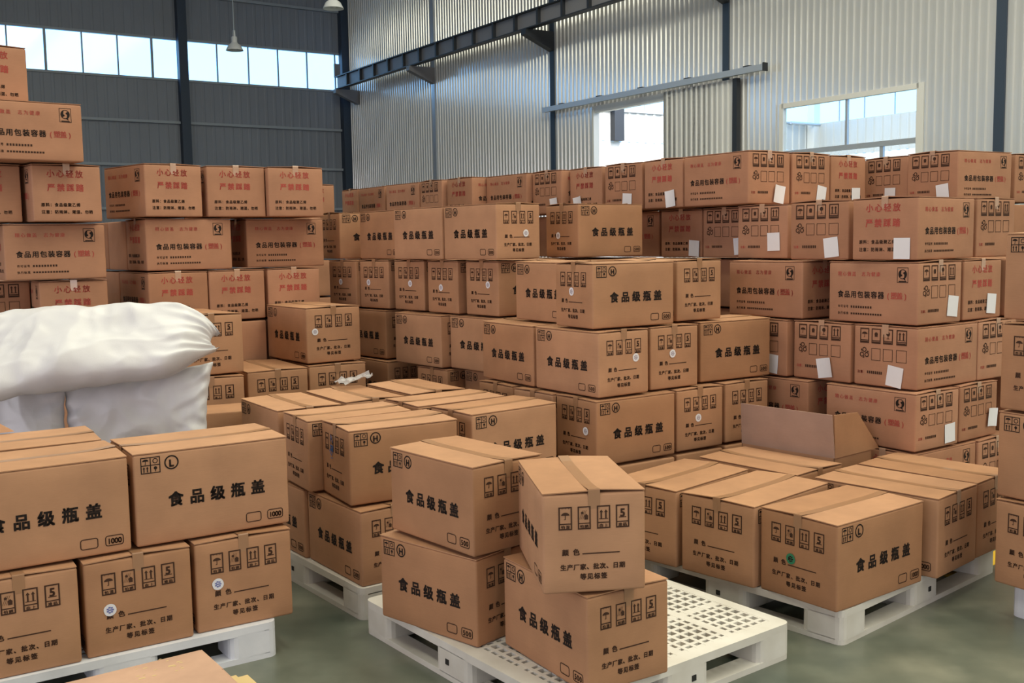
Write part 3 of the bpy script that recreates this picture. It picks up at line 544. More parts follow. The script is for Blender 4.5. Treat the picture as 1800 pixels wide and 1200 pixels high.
TABLE = """A1 L l -1.328 4.296 0.532 32.9 0.382
A2 L l -1.867 3.934 0.532 33.3 0.382
A6 L l -2.106 4.304 0.532 31.4 0.382
A5 L w -1.279 4.406 0.150 31.8 0.382
A4 L w -1.629 4.168 0.150 32.4 0.382
A3 L w -1.978 3.933 0.150 32.0 0.382
B1 H w -0.202 4.155 0.510 40.5 0.360
B2 H w -0.239 4.157 0.150 48.3 0.360
B4 H w 0.248 3.734 0.150 31.2 0.360
B3 H w 0.230 3.700 0.510 7.9 0.360
C1 H l -0.598 4.921 0.510 30.0 0.360
C2 H l -0.845 5.203 0.510 31.1 0.360
C3 H w -1.213 5.565 0.510 33.7 0.360
C4 H w -0.902 5.812 0.510 33.7 0.360
C5 H w -0.579 6.073 0.510 34.3 0.360
C6 H l -0.373 5.614 0.510 35.6 0.360
C7 H l -0.100 5.333 0.510 38.8 0.360
C8 H w -0.716 4.896 0.150 36.1 0.360
C9 H w -1.062 5.343 0.150 36.3 0.360
D1 L l 1.455 4.495 0.150 36.7 0.382
D2 L l 1.147 4.821 0.150 43.2 0.382
D3 L l 0.839 5.132 0.150 45.0 0.382
D4 L w 1.840 4.913 0.150 42.4 0.382
D5 L w 2.152 5.199 0.150 41.0 0.382
D6 L w 1.361 5.425 0.150 39.7 0.382
E1a H l 0.577 5.771 1.230 30.9 0.360
E1b H w 0.935 6.226 1.230 34.5 0.360
E1c H w 0.327 6.171 1.230 32.9 0.360
E2a H w 0.438 5.731 0.870 35.3 0.360
E2b H w 0.118 6.203 0.870 33.1 0.360
E2c H w 0.755 5.983 0.870 33.6 0.360
E2d H l 1.233 6.235 0.870 31.0 0.360
E3a H l 0.568 5.665 0.510 33.7 0.360
E3b H w 0.910 6.038 0.510 33.4 0.360
E3c H w 1.230 6.277 0.510 33.4 0.360
E3e H l 0.333 5.961 0.510 36.8 0.360
E3d H l 0.122 6.293 0.510 35.4 0.360
F1a H w -0.123 6.742 1.590 39.3 0.360
F1b H l 0.572 7.062 1.590 34.1 0.360
F1c H w -0.497 7.170 1.590 40.9 0.360
F1d H w -0.818 7.697 1.590 38.0 0.360
F1e H l -1.167 8.208 1.590 34.0 0.360
F2e H l 0.032 6.818 1.230 37.3 0.360
F2d H l -0.243 7.122 1.230 38.3 0.360
F2c H l -0.511 7.481 1.230 41.4 0.360
F2b H l -0.803 7.785 1.230 43.5 0.360
F2a H l -1.074 8.030 1.230 43.4 0.360
F3a H w -0.950 7.758 0.870 40.0 0.360
F3b H w -0.508 7.152 0.870 39.4 0.360
F3c H w -0.097 6.758 0.870 40.0 0.360
F4b H l -0.329 7.116 0.510 38.8 0.360
F4a H w -0.910 7.668 0.510 36.0 0.360
F4c H w -0.015 6.764 0.510 36.0 0.360
G2a R l 2.302 5.933 1.565 38.1 0.354
G2b R l 2.059 6.340 1.565 38.2 0.354
G2c R l 1.864 6.906 1.565 37.1 0.354
G2d R l 1.729 7.408 1.565 35.1 0.354
G2e R l 1.478 7.751 1.565 37.1 0.354
G2f R w 1.121 8.191 1.565 35.0 0.354
G2g R w 2.696 6.370 1.565 35.0 0.354
G3a R w 2.198 5.938 1.211 34.5 0.354
G3b R w 2.552 6.213 1.211 36.4 0.354
G3c R w 1.737 6.530 1.211 35.0 0.354
G4a R l 2.316 5.898 0.858 35.7 0.354
G4b R l 2.061 6.231 0.858 35.6 0.354
G4c R w 2.677 6.267 0.858 35.0 0.354
G4d R l 1.787 6.557 0.858 35.0 0.354
G5a R w 2.165 5.858 0.530 34.9 0.328
G5b R w 2.501 6.113 0.530 36.8 0.328
G5c R w 1.745 6.420 0.530 35.0 0.328
G6a R l 2.292 5.834 0.162 35.0 0.368
G6b R w 2.659 6.191 0.162 35.0 0.368
W1 R l 3.162 7.341 1.919 30.8 0.354
W0 R w 3.615 7.804 1.919 33.0 0.354
W2 R l 2.998 7.740 1.919 27.5 0.354
W3 R w 2.235 7.659 1.919 36.7 0.354
W4 R w 1.885 7.355 1.919 36.3 0.354
W5 R w 1.543 7.111 1.919 34.9 0.354
W6 R l 1.339 7.598 1.919 33.5 0.354
W7 R l 1.083 7.959 1.919 36.3 0.354
W8 R l 0.839 8.348 1.919 34.2 0.354
W9 R l 0.547 8.652 1.919 33.5 0.354
W10 R w 0.134 8.991 1.919 35.8 0.354
W11 R l -0.205 9.370 1.919 36.1 0.354
W12 R l -0.475 9.698 1.919 33.8 0.354
W13 R w -0.863 10.060 1.919 37.4 0.354
W14 R w -1.220 10.600 1.919 33.2 0.354
W15 R l -1.424 11.072 1.919 32.9 0.354
J1a R w -2.425 7.105 1.900 45.5 0.354
J1b R w -2.031 7.411 1.900 32.8 0.354
J1c R w -1.660 7.600 1.900 32.5 0.354
J2a R l -2.282 7.163 1.546 37.4 0.354
J2b R l -1.736 7.677 1.546 34.6 0.354
J3a R w -2.406 7.162 1.192 38.0 0.354
J3b R w -2.079 7.415 1.192 38.0 0.354
J3c R w -1.738 7.690 1.192 37.0 0.354
J0 R w -2.000 10.084 1.919 33.0 0.354
I0 R w -3.266 6.521 2.575 40.0 0.354
I1 R l -2.925 6.304 2.221 40.0 0.354
I2a R w -3.302 6.425 1.867 40.0 0.354
I2b R w -2.888 6.607 1.867 39.7 0.354
I3 R l -2.934 6.613 1.513 34.6 0.354
I4a R w -3.443 6.770 1.159 39.4 0.354
I4b R w -2.917 6.775 1.159 33.0 0.354
K1 L w -2.035 6.578 0.914 37.8 0.382
K2 L w -1.385 7.184 0.914 36.9 0.382
K3a L w -1.986 6.560 0.532 26.5 0.382
K3b L w -1.675 6.885 0.532 31.4 0.382
K3c L w -1.326 7.152 0.532 29.9 0.382
H1 M w 2.524 4.431 1.323 30.0 0.391
H2 M l 2.525 4.513 0.932 30.0 0.391
H3 M w 2.483 4.360 0.541 30.0 0.391
H4 M l 2.514 4.494 0.150 30.0 0.391
I R w -3.333 6.655 2.221 40.0 0.354 h
W R l 3.162 7.341 1.565 30.8 0.354 h
W R w 3.615 7.804 1.565 33.0 0.354 h
W R l 2.998 7.740 1.565 27.5 0.354 h
W R w 2.235 7.659 1.565 36.7 0.354 h
W R l 0.869 8.647 1.565 34.2 0.354 h
W R l 0.566 8.952 1.565 33.5 0.354 h
W R w 0.138 9.291 1.565 35.8 0.354 h
W R l -0.212 9.670 1.565 36.1 0.354 h
W R l -0.490 9.998 1.565 33.8 0.354 h
W R w -0.888 10.359 1.565 37.4 0.354 h
W R w -1.249 10.848 1.565 33.2 0.354 h
W R l -1.456 11.320 1.565 32.9 0.354 h
J R w -2.000 10.084 1.565 33.0 0.354 h
F H l 0.572 7.062 1.230 34.1 0.360 h
G R l 2.311 6.674 1.211 38.2 0.354 h
G R l 1.929 7.147 1.211 37.1 0.354 h
G R l 1.763 7.554 1.211 35.1 0.354 h
G R l 1.507 7.899 1.211 37.1 0.354 h
G R w 1.134 8.290 1.211 35.0 0.354 h
G R w 2.951 6.494 1.211 35.0 0.354 h
F H l -0.123 7.497 0.870 38.3 0.360 h
F H l -0.372 7.840 0.870 41.4 0.360 h
J R w -2.406 7.162 0.838 38.0 0.354 h
J R w -2.079 7.415 0.838 38.0 0.354 h
J R w -1.738 7.690 0.838 37.0 0.354 h
I R w -3.443 6.770 0.823 39.4 0.336 h
I R w -2.917 6.775 0.823 33.0 0.336 h
G R w 3.009 6.494 0.504 35.0 0.354 h
A L l -2.193 4.484 0.150 31.4 0.382 h
K L w -1.986 6.560 0.150 26.5 0.382 h
K L w -1.675 6.885 0.150 31.4 0.382 h
K L w -1.326 7.152 0.150 29.9 0.382 h
G R w 1.745 6.420 0.150 35.0 0.380 h
C H w -0.902 5.812 0.150 33.7 0.360 h
C H w -0.579 6.073 0.150 34.3 0.360 h
C H l -0.373 5.614 0.150 35.6 0.360 h
C H l -0.100 5.333 0.150 38.8 0.360 h
E H l 0.568 5.665 0.150 33.7 0.360 h
E H w 0.910 6.038 0.150 33.4 0.360 h
E H w 1.230 6.277 0.150 33.4 0.360 h
E H l 0.333 5.961 0.150 36.8 0.360 h
E H l 0.122 6.293 0.150 35.4 0.360 h
F H l -0.329 7.116 0.150 38.8 0.360 h
F H w -0.015 6.764 0.150 36.0 0.360 h
W R l 3.162 7.341 1.211 30.8 0.354 h
W R w 3.615 7.804 1.211 33.0 0.354 h
W R l 2.998 7.740 1.211 27.5 0.354 h
W R w 2.263 7.755 1.211 36.7 0.354 h
W R l 0.879 8.746 1.211 34.2 0.354 h
W R l 0.572 9.052 1.211 33.5 0.354 h
W R w 0.140 9.391 1.211 35.8 0.354 h
W R l -0.214 9.770 1.211 36.1 0.354 h
W R l -0.495 10.098 1.211 33.8 0.354 h
W R w -0.897 10.459 1.211 37.4 0.354 h
W R w -1.261 10.947 1.211 33.2 0.354 h
W R l -1.469 11.419 1.211 32.9 0.354 h
J R w -2.000 10.084 1.211 33.0 0.354 h
F H l 0.572 7.062 0.870 34.1 0.360 h
G R l 2.376 6.863 0.857 38.2 0.354 h
G R l 1.942 7.195 0.857 37.1 0.354 h
G R l 1.774 7.603 0.857 35.1 0.354 h
G R l 1.516 7.948 0.857 37.1 0.354 h
G R w 1.137 8.310 0.857 35.0 0.354 h
G R w 2.992 6.585 0.857 35.0 0.354 h
F H l -0.127 7.747 0.510 38.3 0.360 h
F H l -0.381 8.040 0.510 41.4 0.360 h
J R w -2.406 7.162 0.484 38.0 0.354 h
J R w -2.079 7.415 0.484 38.0 0.354 h
J R w -1.738 7.690 0.484 37.0 0.354 h
I R w -3.443 6.770 0.487 39.4 0.336 h
I R w -2.917 6.775 0.487 33.0 0.336 h
G R w 3.009 6.494 0.150 35.0 0.354 h
W R l 3.162 7.341 0.857 30.8 0.354 h
W R w 3.615 7.804 0.857 33.0 0.354 h
W R l 2.998 7.740 0.857 27.5 0.354 h
W R w 2.277 7.803 0.857 36.7 0.354 h
W R l 0.879 8.746 0.857 34.2 0.354 h
W R l 0.572 9.052 0.857 33.5 0.354 h
W R w 0.140 9.391 0.857 35.8 0.354 h
W R l -0.214 9.770 0.857 36.1 0.354 h
W R l -0.495 10.098 0.857 33.8 0.354 h
W R w -0.897 10.459 0.857 37.4 0.354 h
W R w -1.261 10.947 0.857 33.2 0.354 h
W R l -1.469 11.419 0.857 32.9 0.354 h
J R w -2.000 10.084 0.857 33.0 0.354 h
F H l 0.572 7.062 0.510 34.1 0.360 h
G R l 2.376 6.863 0.503 38.2 0.354 h
G R l 1.942 7.195 0.503 37.1 0.354 h
G R l 1.774 7.603 0.503 35.1 0.354 h
G R l 1.516 7.948 0.503 37.1 0.354 h
G R w 1.137 8.310 0.503 35.0 0.354 h
F H l -0.127 7.747 0.150 38.3 0.360 h
F H l -0.381 8.040 0.150 41.4 0.360 h
J R w -2.406 7.162 0.150 38.0 0.334 h
J R w -2.079 7.415 0.150 38.0 0.334 h
J R w -1.738 7.690 0.150 37.0 0.334 h
I R w -3.443 6.770 0.150 39.4 0.337 h
I R w -2.917 6.775 0.150 33.0 0.337 h
W R l 3.162 7.341 0.503 30.8 0.354 h
W R w 3.615 7.804 0.503 33.0 0.354 h
W R l 2.998 7.740 0.503 27.5 0.354 h
W R w 2.277 7.803 0.503 36.7 0.354 h
W R l 0.879 8.746 0.503 34.2 0.354 h
W R l 0.572 9.052 0.503 33.5 0.354 h
W R w 0.140 9.391 0.503 35.8 0.354 h
W R l -0.214 9.770 0.503 36.1 0.354 h
W R l -0.495 10.098 0.503 33.8 0.354 h
W R w -0.897 10.459 0.503 37.4 0.354 h
W R w -1.261 10.947 0.503 33.2 0.354 h
W R l -1.469 11.419 0.503 32.9 0.354 h
J R w -2.000 10.084 0.503 33.0 0.354 h
F H l 0.572 7.062 0.150 34.1 0.360 h
G R l 2.376 6.863 0.150 38.2 0.353 h
G R l 1.942 7.195 0.150 37.1 0.353 h
G R l 1.774 7.603 0.150 35.1 0.353 h
G R l 1.516 7.948 0.150 37.1 0.353 h
G R w 1.137 8.310 0.150 35.0 0.353 h
W R l 3.162 7.341 0.150 30.8 0.353 h
W R w 3.615 7.804 0.150 33.0 0.353 h
W R l 2.998 7.740 0.150 27.5 0.353 h
W R w 2.277 7.803 0.150 36.7 0.353 h
W R l 0.879 8.746 0.150 34.2 0.353 h
W R l 0.572 9.052 0.150 33.5 0.353 h
W R w 0.140 9.391 0.150 35.8 0.353 h
W R l -0.214 9.770 0.150 36.1 0.353 h
W R l -0.495 10.098 0.150 33.8 0.353 h
W R w -0.897 10.459 0.150 37.4 0.353 h
W R w -1.261 10.947 0.150 33.2 0.353 h
W R l -1.469 11.419 0.150 32.9 0.353 h
J R w -2.000 10.084 0.150 33.0 0.353 h
J R l -2.536 7.495 1.546 37.4 0.354 h
J R l -2.790 7.827 1.546 37.4 0.354 h
J R w -2.777 7.637 1.192 38.0 0.354 h
F H w -0.777 7.644 0.150 38.0 0.360 h
F H l -1.167 8.208 0.870 34.0 0.360 h
F H l -1.167 8.208 0.510 34.0 0.360 h
F H l -1.167 8.208 0.150 34.0 0.360 h"""
MARKS = set('W0 W1 W2 W4 W5 W7 W9 W12 G2b G2c G2d G2g G3a G4a G4b G4c G4d G5a G5b G6b I4a'.split())
PAPER = {'W1': (.72, .18), 'W2': (.62, .18), 'W3': (.70, .18), 'W4': (.75, .19), 'W5': (.70, .18), 'W6': (.72, .18), 'W7': (.62, .18), 'W8': (.3, .18), 'W9': (.8, .18), 'G2a': (.77, .18), 'G2b': (.72, .20), 'G2c': (.74, .30), 'G2d': (.88, .22), 'G2e': (.85, .18),
         'G3a': (.78, .26), 'G3b': (.72, .24), 'G4a': (.66, .18), 'G4b': (.58, .21), 'G4d': (.72, .20), 'G5a': (.78, .22), 'G5b': (.82, .33), 'G6b': (.62, .50)}
STICKERS = {'F1a': (.66, .45), 'F1b': (.40, .40), 'F2a': (.45, .52), 'F2b': (.32, .52), 'F2c': (.55, .52), 'F2d': (.46, .47), 'F2e': (.70, .55), 'E1a': (.46, .54), 'E2a': (.73, .55), 'E2c': (.45, .54), 'E3a': (.75, .50), 'E3b': (.45, .50), 'A4': (.22, .46), 'A5': (.22, .50), 'D1': (.42, .46), 'K2': (.15, .55)}
PILE = {'A': 'front-left pallet', 'B': 'front-centre pallet', 'C': 'low pallet load behind front-left boxes', 'D': 'low right-hand pallet load', 'E': 'centre stack', 'F': 'back-centre pile', 'G': 'tall right-hand pile',
        'W': 'row against the ribbed wall', 'J': 'back-left pile', 'I': 'far-left tower', 'K': 'small heap beside the white sacks', 'H': 'tower at right edge'}
ORD = ['first', 'second', 'third', 'fourth', 'fifth', 'sixth', 'seventh', 'eighth', 'ninth', 'tenth', 'eleventh', 'twelfth', 'thirteenth', 'fourteenth', 'fifteenth', 'sixteenth']
LOOK = {'H': 'black-printed brown carton', 'L': 'large black-printed carton', 'M': 'large black-printed carton', 'R': 'red-printed brown carton'}
SPECIAL = {'B1': 'taped carton marked H 500 on top, left front-centre pallet stack', 'B2': 'lower left carton marked H 500 on the front-centre pallet', 'B3': 'twisted carton facing the camera on top, front-centre pallet',
           'B4': 'lower right carton marked H 500 at the front pallet corner', 'A1': 'large carton marked L 1000, upper right on the front-left pallet', 'A2': 'large carton marked 1000 cut by left picture edge, upper front row',
           'A6': 'large carton behind the upper left one, beside white sacks', 'D1': 'large carton marked L with round green sticker, right pallet corner', 'D2': 'large carton with pictograms left of the green-stickered one',
           'D3': 'large carton at far left of low right-hand pallet, behind twisted carton', 'D4': 'large carton with dark pictogram end right of the green-stickered one', 'D5': 'large carton at far right back corner of low right-hand pallet',
           'D6': 'large carton in front of the open upright cardboard flap', 'J0': 'far plain-looking carton peeping out right of back-left pile'}
rows = [q.split() for q in TABLE.strip().splitlines()]
vis = [q for q in rows if len(q) == 8]
layers = {}
for q in vis:
    if q[0] not in SPECIAL: layers.setdefault(q[0][0], {}).setdefault(round(float(q[5])/0.12), []).append(q)
LABEL = dict(SPECIAL)
for pl, lay in layers.items():
    tops = sorted(lay, reverse=True)
    for li, key in enumerate(tops):
        qs = sorted(lay[key], key=lambda q: float(q[3])/float(q[4]))
        for k, q in enumerate(qs):
            n = len(qs)
            pos = '' if n == 1 else ('left, ' if k == 0 else 'right, ') if n == 2 else ('leftmost, ' if k == 0 else 'rightmost, ' if k == n-1 else ORD[k]+' from left, ')
            ly = '' if len(tops) == 1 else ('top layer of ' if li == 0 else 'bottom visible layer of ' if li == len(tops)-1 else ORD[li]+' layer down of ')
            LABEL[q[0]] = LOOK[q[1]]+', '+pos+ly+('the ' if not ly else '')+PILE[pl]
rng = random.Random(4)
for q in rows:
    nm, tp, a = q[:3]; x, y, z, yaw, h = map(float, q[3:8]); hid = len(q) == 9
    var = rng.randrange(2)
    if hid:
        o = place_carton(tp, a, x, y, z, yaw, h, var, bare=True)
        tag(o, 'plain brown carton buried in the lower layers of '+PILE[nm], 'carton', 'buried cartons of the '+PILE[nm]); continue
    want = nm in MARKS; swap = False
    if tp == 'R':                                    # the visible short face is -X for 'l', +X for 'w'
        swap = (want and a == 'w') or (not want and a == 'l')
    o = place_carton(tp, a, x, y, z, yaw, h, var, swap)
    tag(o, LABEL[nm], 'carton', 'cartons of the '+PILE[nm[0]])
    end = -1 if a == 'l' else 1
    if swap: end = -end
    if nm in PAPER: on_end(o, tp, end, 'paper_label', PAPERS[rng.randrange(5)], *PAPER[nm], tilt=rng.uniform(-0.16, 0.16))
    if nm in STICKERS: on_end(o, tp, end, 'round_sticker', STICKG if nm == 'D1' else STICK if nm[0] == 'A' else STICKP, *STICKERS[nm])

# ------------------------------------------------------------------ moulded pallets
def rloop(L, W, r, n=5):
    pts = []
    for cx, cy, q in ((L/2-r, W/2-r, 0), (-L/2+r, W/2-r, 1), (-L/2+r, -W/2+r, 2), (L/2-r, -W/2+r, 3)):
        for k in range(n):
            w = math.pi/2*(q+k/(n-1)); pts.append((cx+r*math.cos(w), cy+r*math.sin(w)))
    return pts
def ringprism(mb, L, W, r, inset, z0, z1):
    o, i = rloop(L, W, r), rloop(L-2*inset, W-2*inset, r*0.5); n = len(o)
    for k in range(n):
        j = (k+1) % n
        mb.quad((*o[k], z1), (*o[j], z1), (*i[j], z1), (*i[k], z1)); mb.quad((*o[k], z0), (*i[k], z0), (*i[j], z0), (*o[j], z0))
        mb.quad((*o[k], z0), (*o[j], z0), (*o[j], z1), (*o[k], z1)); mb.quad((*i[k], z0), (*i[k], z1), (*i[j], z1), (*i[j], z0))
def prism(mb, cx, cy, L, W, r, z0, z1):
    o = [(cx+a, cy+b) for a, b in rloop(L, W, r, 4)]; n = len(o); i0 = len(mb.v)
    mb.v += [(*p, z0) for p in o]+[(*p, z1) for p in o]; mb.f += [tuple(i0+k for k in reversed(range(n))), tuple(i0+n+k for k in range(n))]; mb.m += [0, 0]
    for k in range(n): mb.f.append((i0+k, i0+(k+1) % n, i0+n+(k+1) % n, i0+n+k)); mb.m.append(0)
_pal = {}
def pallet(nx, ny, yaw, L, W, label, mat='pallet_plastic'):
    # (nx, ny) is the near corner; L runs along yaw, W along yaw + 90
    A = Vector((math.cos(R(yaw)), math.sin(R(yaw)))); B = Vector((-A.y, A.x)); c = Vector((nx, ny))+A*L/2+B*W/2
    o = root('plastic_pallet', (c.x, c.y, 0), R(yaw)); tag(o, label, 'pallet', 'moulded plastic pallets')
    k = (L, W, mat)
    if k not in _pal:
        mb = MB(); ringprism(mb, L, W, 0.035, 0.055, 0.116, 0.149)
        n = round((L-0.11)/0.048)
        for i in range(n+1):
            x = -L/2+0.055+(L-0.11)*i/n; wd = 0.022 if i % 6 == 0 else 0.0085; mb.box(x-wd, x+wd, -W/2+0.05, W/2-0.05, 0.124, 0.148)
        n = round((W-0.11)/0.048)
        for i in range(n+1):
            y = -W/2+0.055+(W-0.11)*i/n; wd = 0.022 if i % 6 == 0 else 0.0085; mb.box(-L/2+0.05, L/2-0.05, y-wd, y+wd, 0.124, 0.1475)
        deck = mesh('deck', mb.v, mb.f, mat, mb.m)
        mb = MB(); ringprism(mb, L, W, 0.035, 0.09, 0.0, 0.024)
        for x in (-0.0,): mb.box(-0.11, 0.11, -W/2+0.08, W/2-0.08, 0, 0.023)
        mb.box(-L/2+0.08, L/2-0.08, -0.09, 0.09, 0, 0.0225)
        base = mesh('base_frame', mb.v, mb.f, mat, mb.m)
        bl = []
        for i in (-1, 0, 1):
            for j in (-1, 0, 1):
                lx, ly = (0.24 if i == 0 else 0.20), (0.24 if j == 0 else 0.20); mb = MB(); prism(mb, 0, 0, lx, ly, 0.034, 0.02, 0.12)
                bl.append((mesh('block', mb.v, mb.f, mat, mb.m), (i*(L-lx)/2, j*(W-ly)/2, 0)))
        mb = MB(); mb.box(-0.011, 0.011, -0.001, 0.004, -0.011, 0.011); sock = mesh('drain_hole', mb.v, mb.f, 'hole_dark', mb.m)
        _pal[k] = (deck, base, bl, sock)
    deck, base, bl, sock = _pal[k]
    link('deck', deck, o); link('base_frame', base, o)
    bo = [link('block', me, o, p) for me, p in bl]
    link('drain_hole', sock, bo[3], (0.03, -0.122+0.02, 0.072)); c2 = link('drain_hole', sock, bo[1], (-0.102, 0.03, 0.072)); c2.rotation_euler = (0, 0, -math.pi/2)
pallet(-2.004, 3.52, 33, 1.2, 1.05, 'white plastic pallet under the front-left large cartons', 'pallet_plastic_cool')
pallet(0.156, 3.337, 37.2, 1.2, 1.36, 'half-empty white plastic pallet at the front centre', 'pallet_plastic')
pallet(-0.70, 4.545, 37.2, 1.2, 1.36, 'white plastic pallet between front-left and front-centre pallets')
pallet(1.354, 4.163, 41, 1.42, 1.22, 'white plastic pallet under the green-stickered carton')
pallet(2.715, 3.63, 30, 1.2, 1.0, 'pale pallet under the tower at the right edge', 'pallet_plastic_cool')
pallet(0.44, 5.36, 34, 1.3, 0.95, 'pallet hidden under the centre stack')
pallet(-0.05, 6.42, 37, 1.2, 1.2, 'pallet hidden under the right of the back-centre pile')
pallet(2.17, 5.50, 35, 1.2, 1.08, 'pallet hidden under the tall right-hand pile')
pallet(-2.35, 6.78, 38, 1.3, 1.1, 'pallet hidden under the back-left pile')
pallet(-3.55, 5.95, 37, 1.35, 1.1, 'pallet hidden under the far-left tower')
pallet(-2.06, 6.12, 29, 1.2, 0.62, 'pallet hidden under the cartons beside white sacks')
for k in range(5):
    p = Vector((1.70, 6.62))+Vector((-0.553, 0.833))*1.3*k
    pallet(p.x+0.02, p.y+0.03, 33.5, 1.1, 1.2, 'pallet hidden under the row by the ribbed wall, %s from the right' % ORD[k])

# ------------------------------------------------------------------ loose cartons
# open carton with its flaps standing up, behind the low right-hand load
oc = root('open_carton', (1.699, 5.395, 0.15), R(40.5)); tag(oc, 'open empty carton with blank flaps standing upright behind low right-hand load', 'carton')
LA, LB, HZ = 0.37, 0.60, 0.378
mb = MB(); t = 0.006
for q in ((0, LA, 0, t), (0, LA, LB-t, LB), (0, t, 0, LB), (LA-t, LA, 0, LB)): mb.box(q[0], q[1], q[2], q[3], 0, HZ)
mb.box(0, LA, 0, LB, 0, 0.006); mb.build('body', ['kraft'], oc)
mb = MB(); fh = 0.232
mb.v += [(0.0, 0.0, HZ), (0.0, LB, HZ), (-0.01, LB, HZ+fh), (-0.01, 0.012, HZ+fh), (t, 0.0, HZ), (t, LB, HZ), (t-0.01, LB, HZ+fh), (t-0.01, 0.012, HZ+fh)]
mb.f += [(0, 1, 2, 3), (7, 6, 5, 4), (0, 4, 5, 1), (1, 5, 6, 2), (2, 6, 7, 3), (3, 7, 4, 0)]; mb.m += [0]*6; mb.build('upright_flap', ['kraft_grey'], oc)
mb = MB()
o4 = [(0.004, -0.004, HZ), (LA+0.07, -0.004, HZ-0.004), (0.255, 0.02, HZ+0.215), (0.02, 0.015, HZ+fh-0.004)]
mb.v += o4+[(x, y+t, z) for x, y, z in o4]; mb.f += [(0, 1, 2, 3), (7, 6, 5, 4), (0, 4, 5, 1), (1, 5, 6, 2), (2, 6, 7, 3), (3, 7, 4, 0)]; mb.m += [0]*6; mb.build('end_flap', ['kraft'], oc)
# low carton between the sacks and the pallet load
def simple_carton(name, x, y, z, yaw, l, w, h, mat, label, tape=True):
    o = link(name, bulged_box(name, l, w, h-0.008, 0.002, mat, 3), None, (x, y, z), R(yaw)); tag(o, label, 'carton')
    link('top_flap', flap_mesh(l, w, h, 1, 0.004, mat), o); link('top_flap', flap_mesh(l, w, h, -1, 0.003, mat), o)
    if tape: link('tape', tape_mesh(l, w, h, 0.004), o)
    return o
A = Vector((math.cos(R(22)), math.sin(R(22)))); B = Vector((-A.y, A.x)); c = Vector((-1.85, 5.74))+A*0.275+B*0.16
o = link('carton', bulged_box('carton', 0.54, 0.31, 0.36, 0.002, 'kraft', 3), None, (c.x, c.y, 0), R(22)); tag(o, 'plain brown carton buried beneath the low carton by the sacks', 'carton')
simple_carton('carton', c.x, c.y, 0.40-0.04, 22, 0.55, 0.32, 0.41, 'kraft', 'low blank carton squeezed between white sacks and pallet load')
# worn carton in the near left corner
A = Vector((math.cos(R(35.3)), math.sin(R(35.3)))); B = Vector((-A.y, A.x)); c = Vector((-1.048, 3.325))-A*0.318-B*0.204
wc = simple_carton('carton', c.x, c.y, 0, 35.3, 0.636, 0.408, 0.382, 'kraft_worn', 'worn scuffed carton top at the bottom left picture edge', tape=False)
rg = random.Random(8); mb = MB()
for k in range(16):
    x, y, s, a = rg.gauss(0.16, 0.05), rg.gauss(0.11, 0.035), rg.uniform(0.004, 0.012), rg.uniform(-0.5, 0.5)
    mb.quad((x-s, y-s*0.3, 0.3745), (x+s, y-s*0.25+a*0.006, 0.3745), (x+s*0.8, y+s*0.3, 0.375), (x-s*0.7, y+s*0.35, 0.375))
mb.build('torn_paper', ['board_raw'], wc)
mb = MB(); mb.box(0.318, 0.375, -0.20, -0.055, 0.352, 0.358); mb.box(0.318, 0.345, -0.055, -0.035, 0.352, 0.358); mb.build('side_flap', ['board_raw'], wc)
# raised flap of the second front-left carton
A = Vector((math.cos(R(31.4)), math.sin(R(31.4)))); B = Vector((-A.y, A.x)); n0 = Vector((-2.106, 4.304))
for o in [o for o in bpy.data.objects if o.get('label') == SPECIAL['A6']]:
    mb = MB(); p = [(-0.30, 0.19, 0.378), (0.02, 0.19, 0.378), (-0.10, 0.27, 0.455), (-0.30, 0.28, 0.46)]
    mb.v += p+[(x, y+0.004, z+0.002) for x, y, z in p]; mb.f += [(0, 1, 2, 3), (7, 6, 5, 4), (0, 4, 5, 1), (1, 5, 6, 2), (2, 6, 7, 3), (3, 7, 4, 0)]; mb.m += [0]*6; mb.build('raised_flap', ['kraft'], o)
# blue pen scribble and clear film on the nearest carton end of the middle load
for o in [o for o in bpy.data.objects if o.get('label') == LABEL['C1']]:
    rg = random.Random(5); mb = MB()
    for k in range(14):
        u, v, a, s = rg.gauss(-0.03, 0.012), rg.gauss(0.235, 0.02), rg.uniform(0, 3.1), rg.uniform(0.008, 0.02); dx, dz = s*math.cos(a), s*math.sin(a)
        mb.quad((-dx-dz*0.15+u, 0, v-dz+dx*0.15), (dx-dz*0.15+u, 0, v+dz+dx*0.15), (dx+dz*0.15+u, 0, v+dz-dx*0.15), (-dx+dz*0.15+u, 0, v-dz-dx*0.15))
    e = mb.build('pen_scribble', ['ink_blue'], o); e.matrix_local = Matrix.Rotation(-math.pi/2, 4, 'Z') @ Matrix.Translation((0, -0.563/2-0.0075, 0))

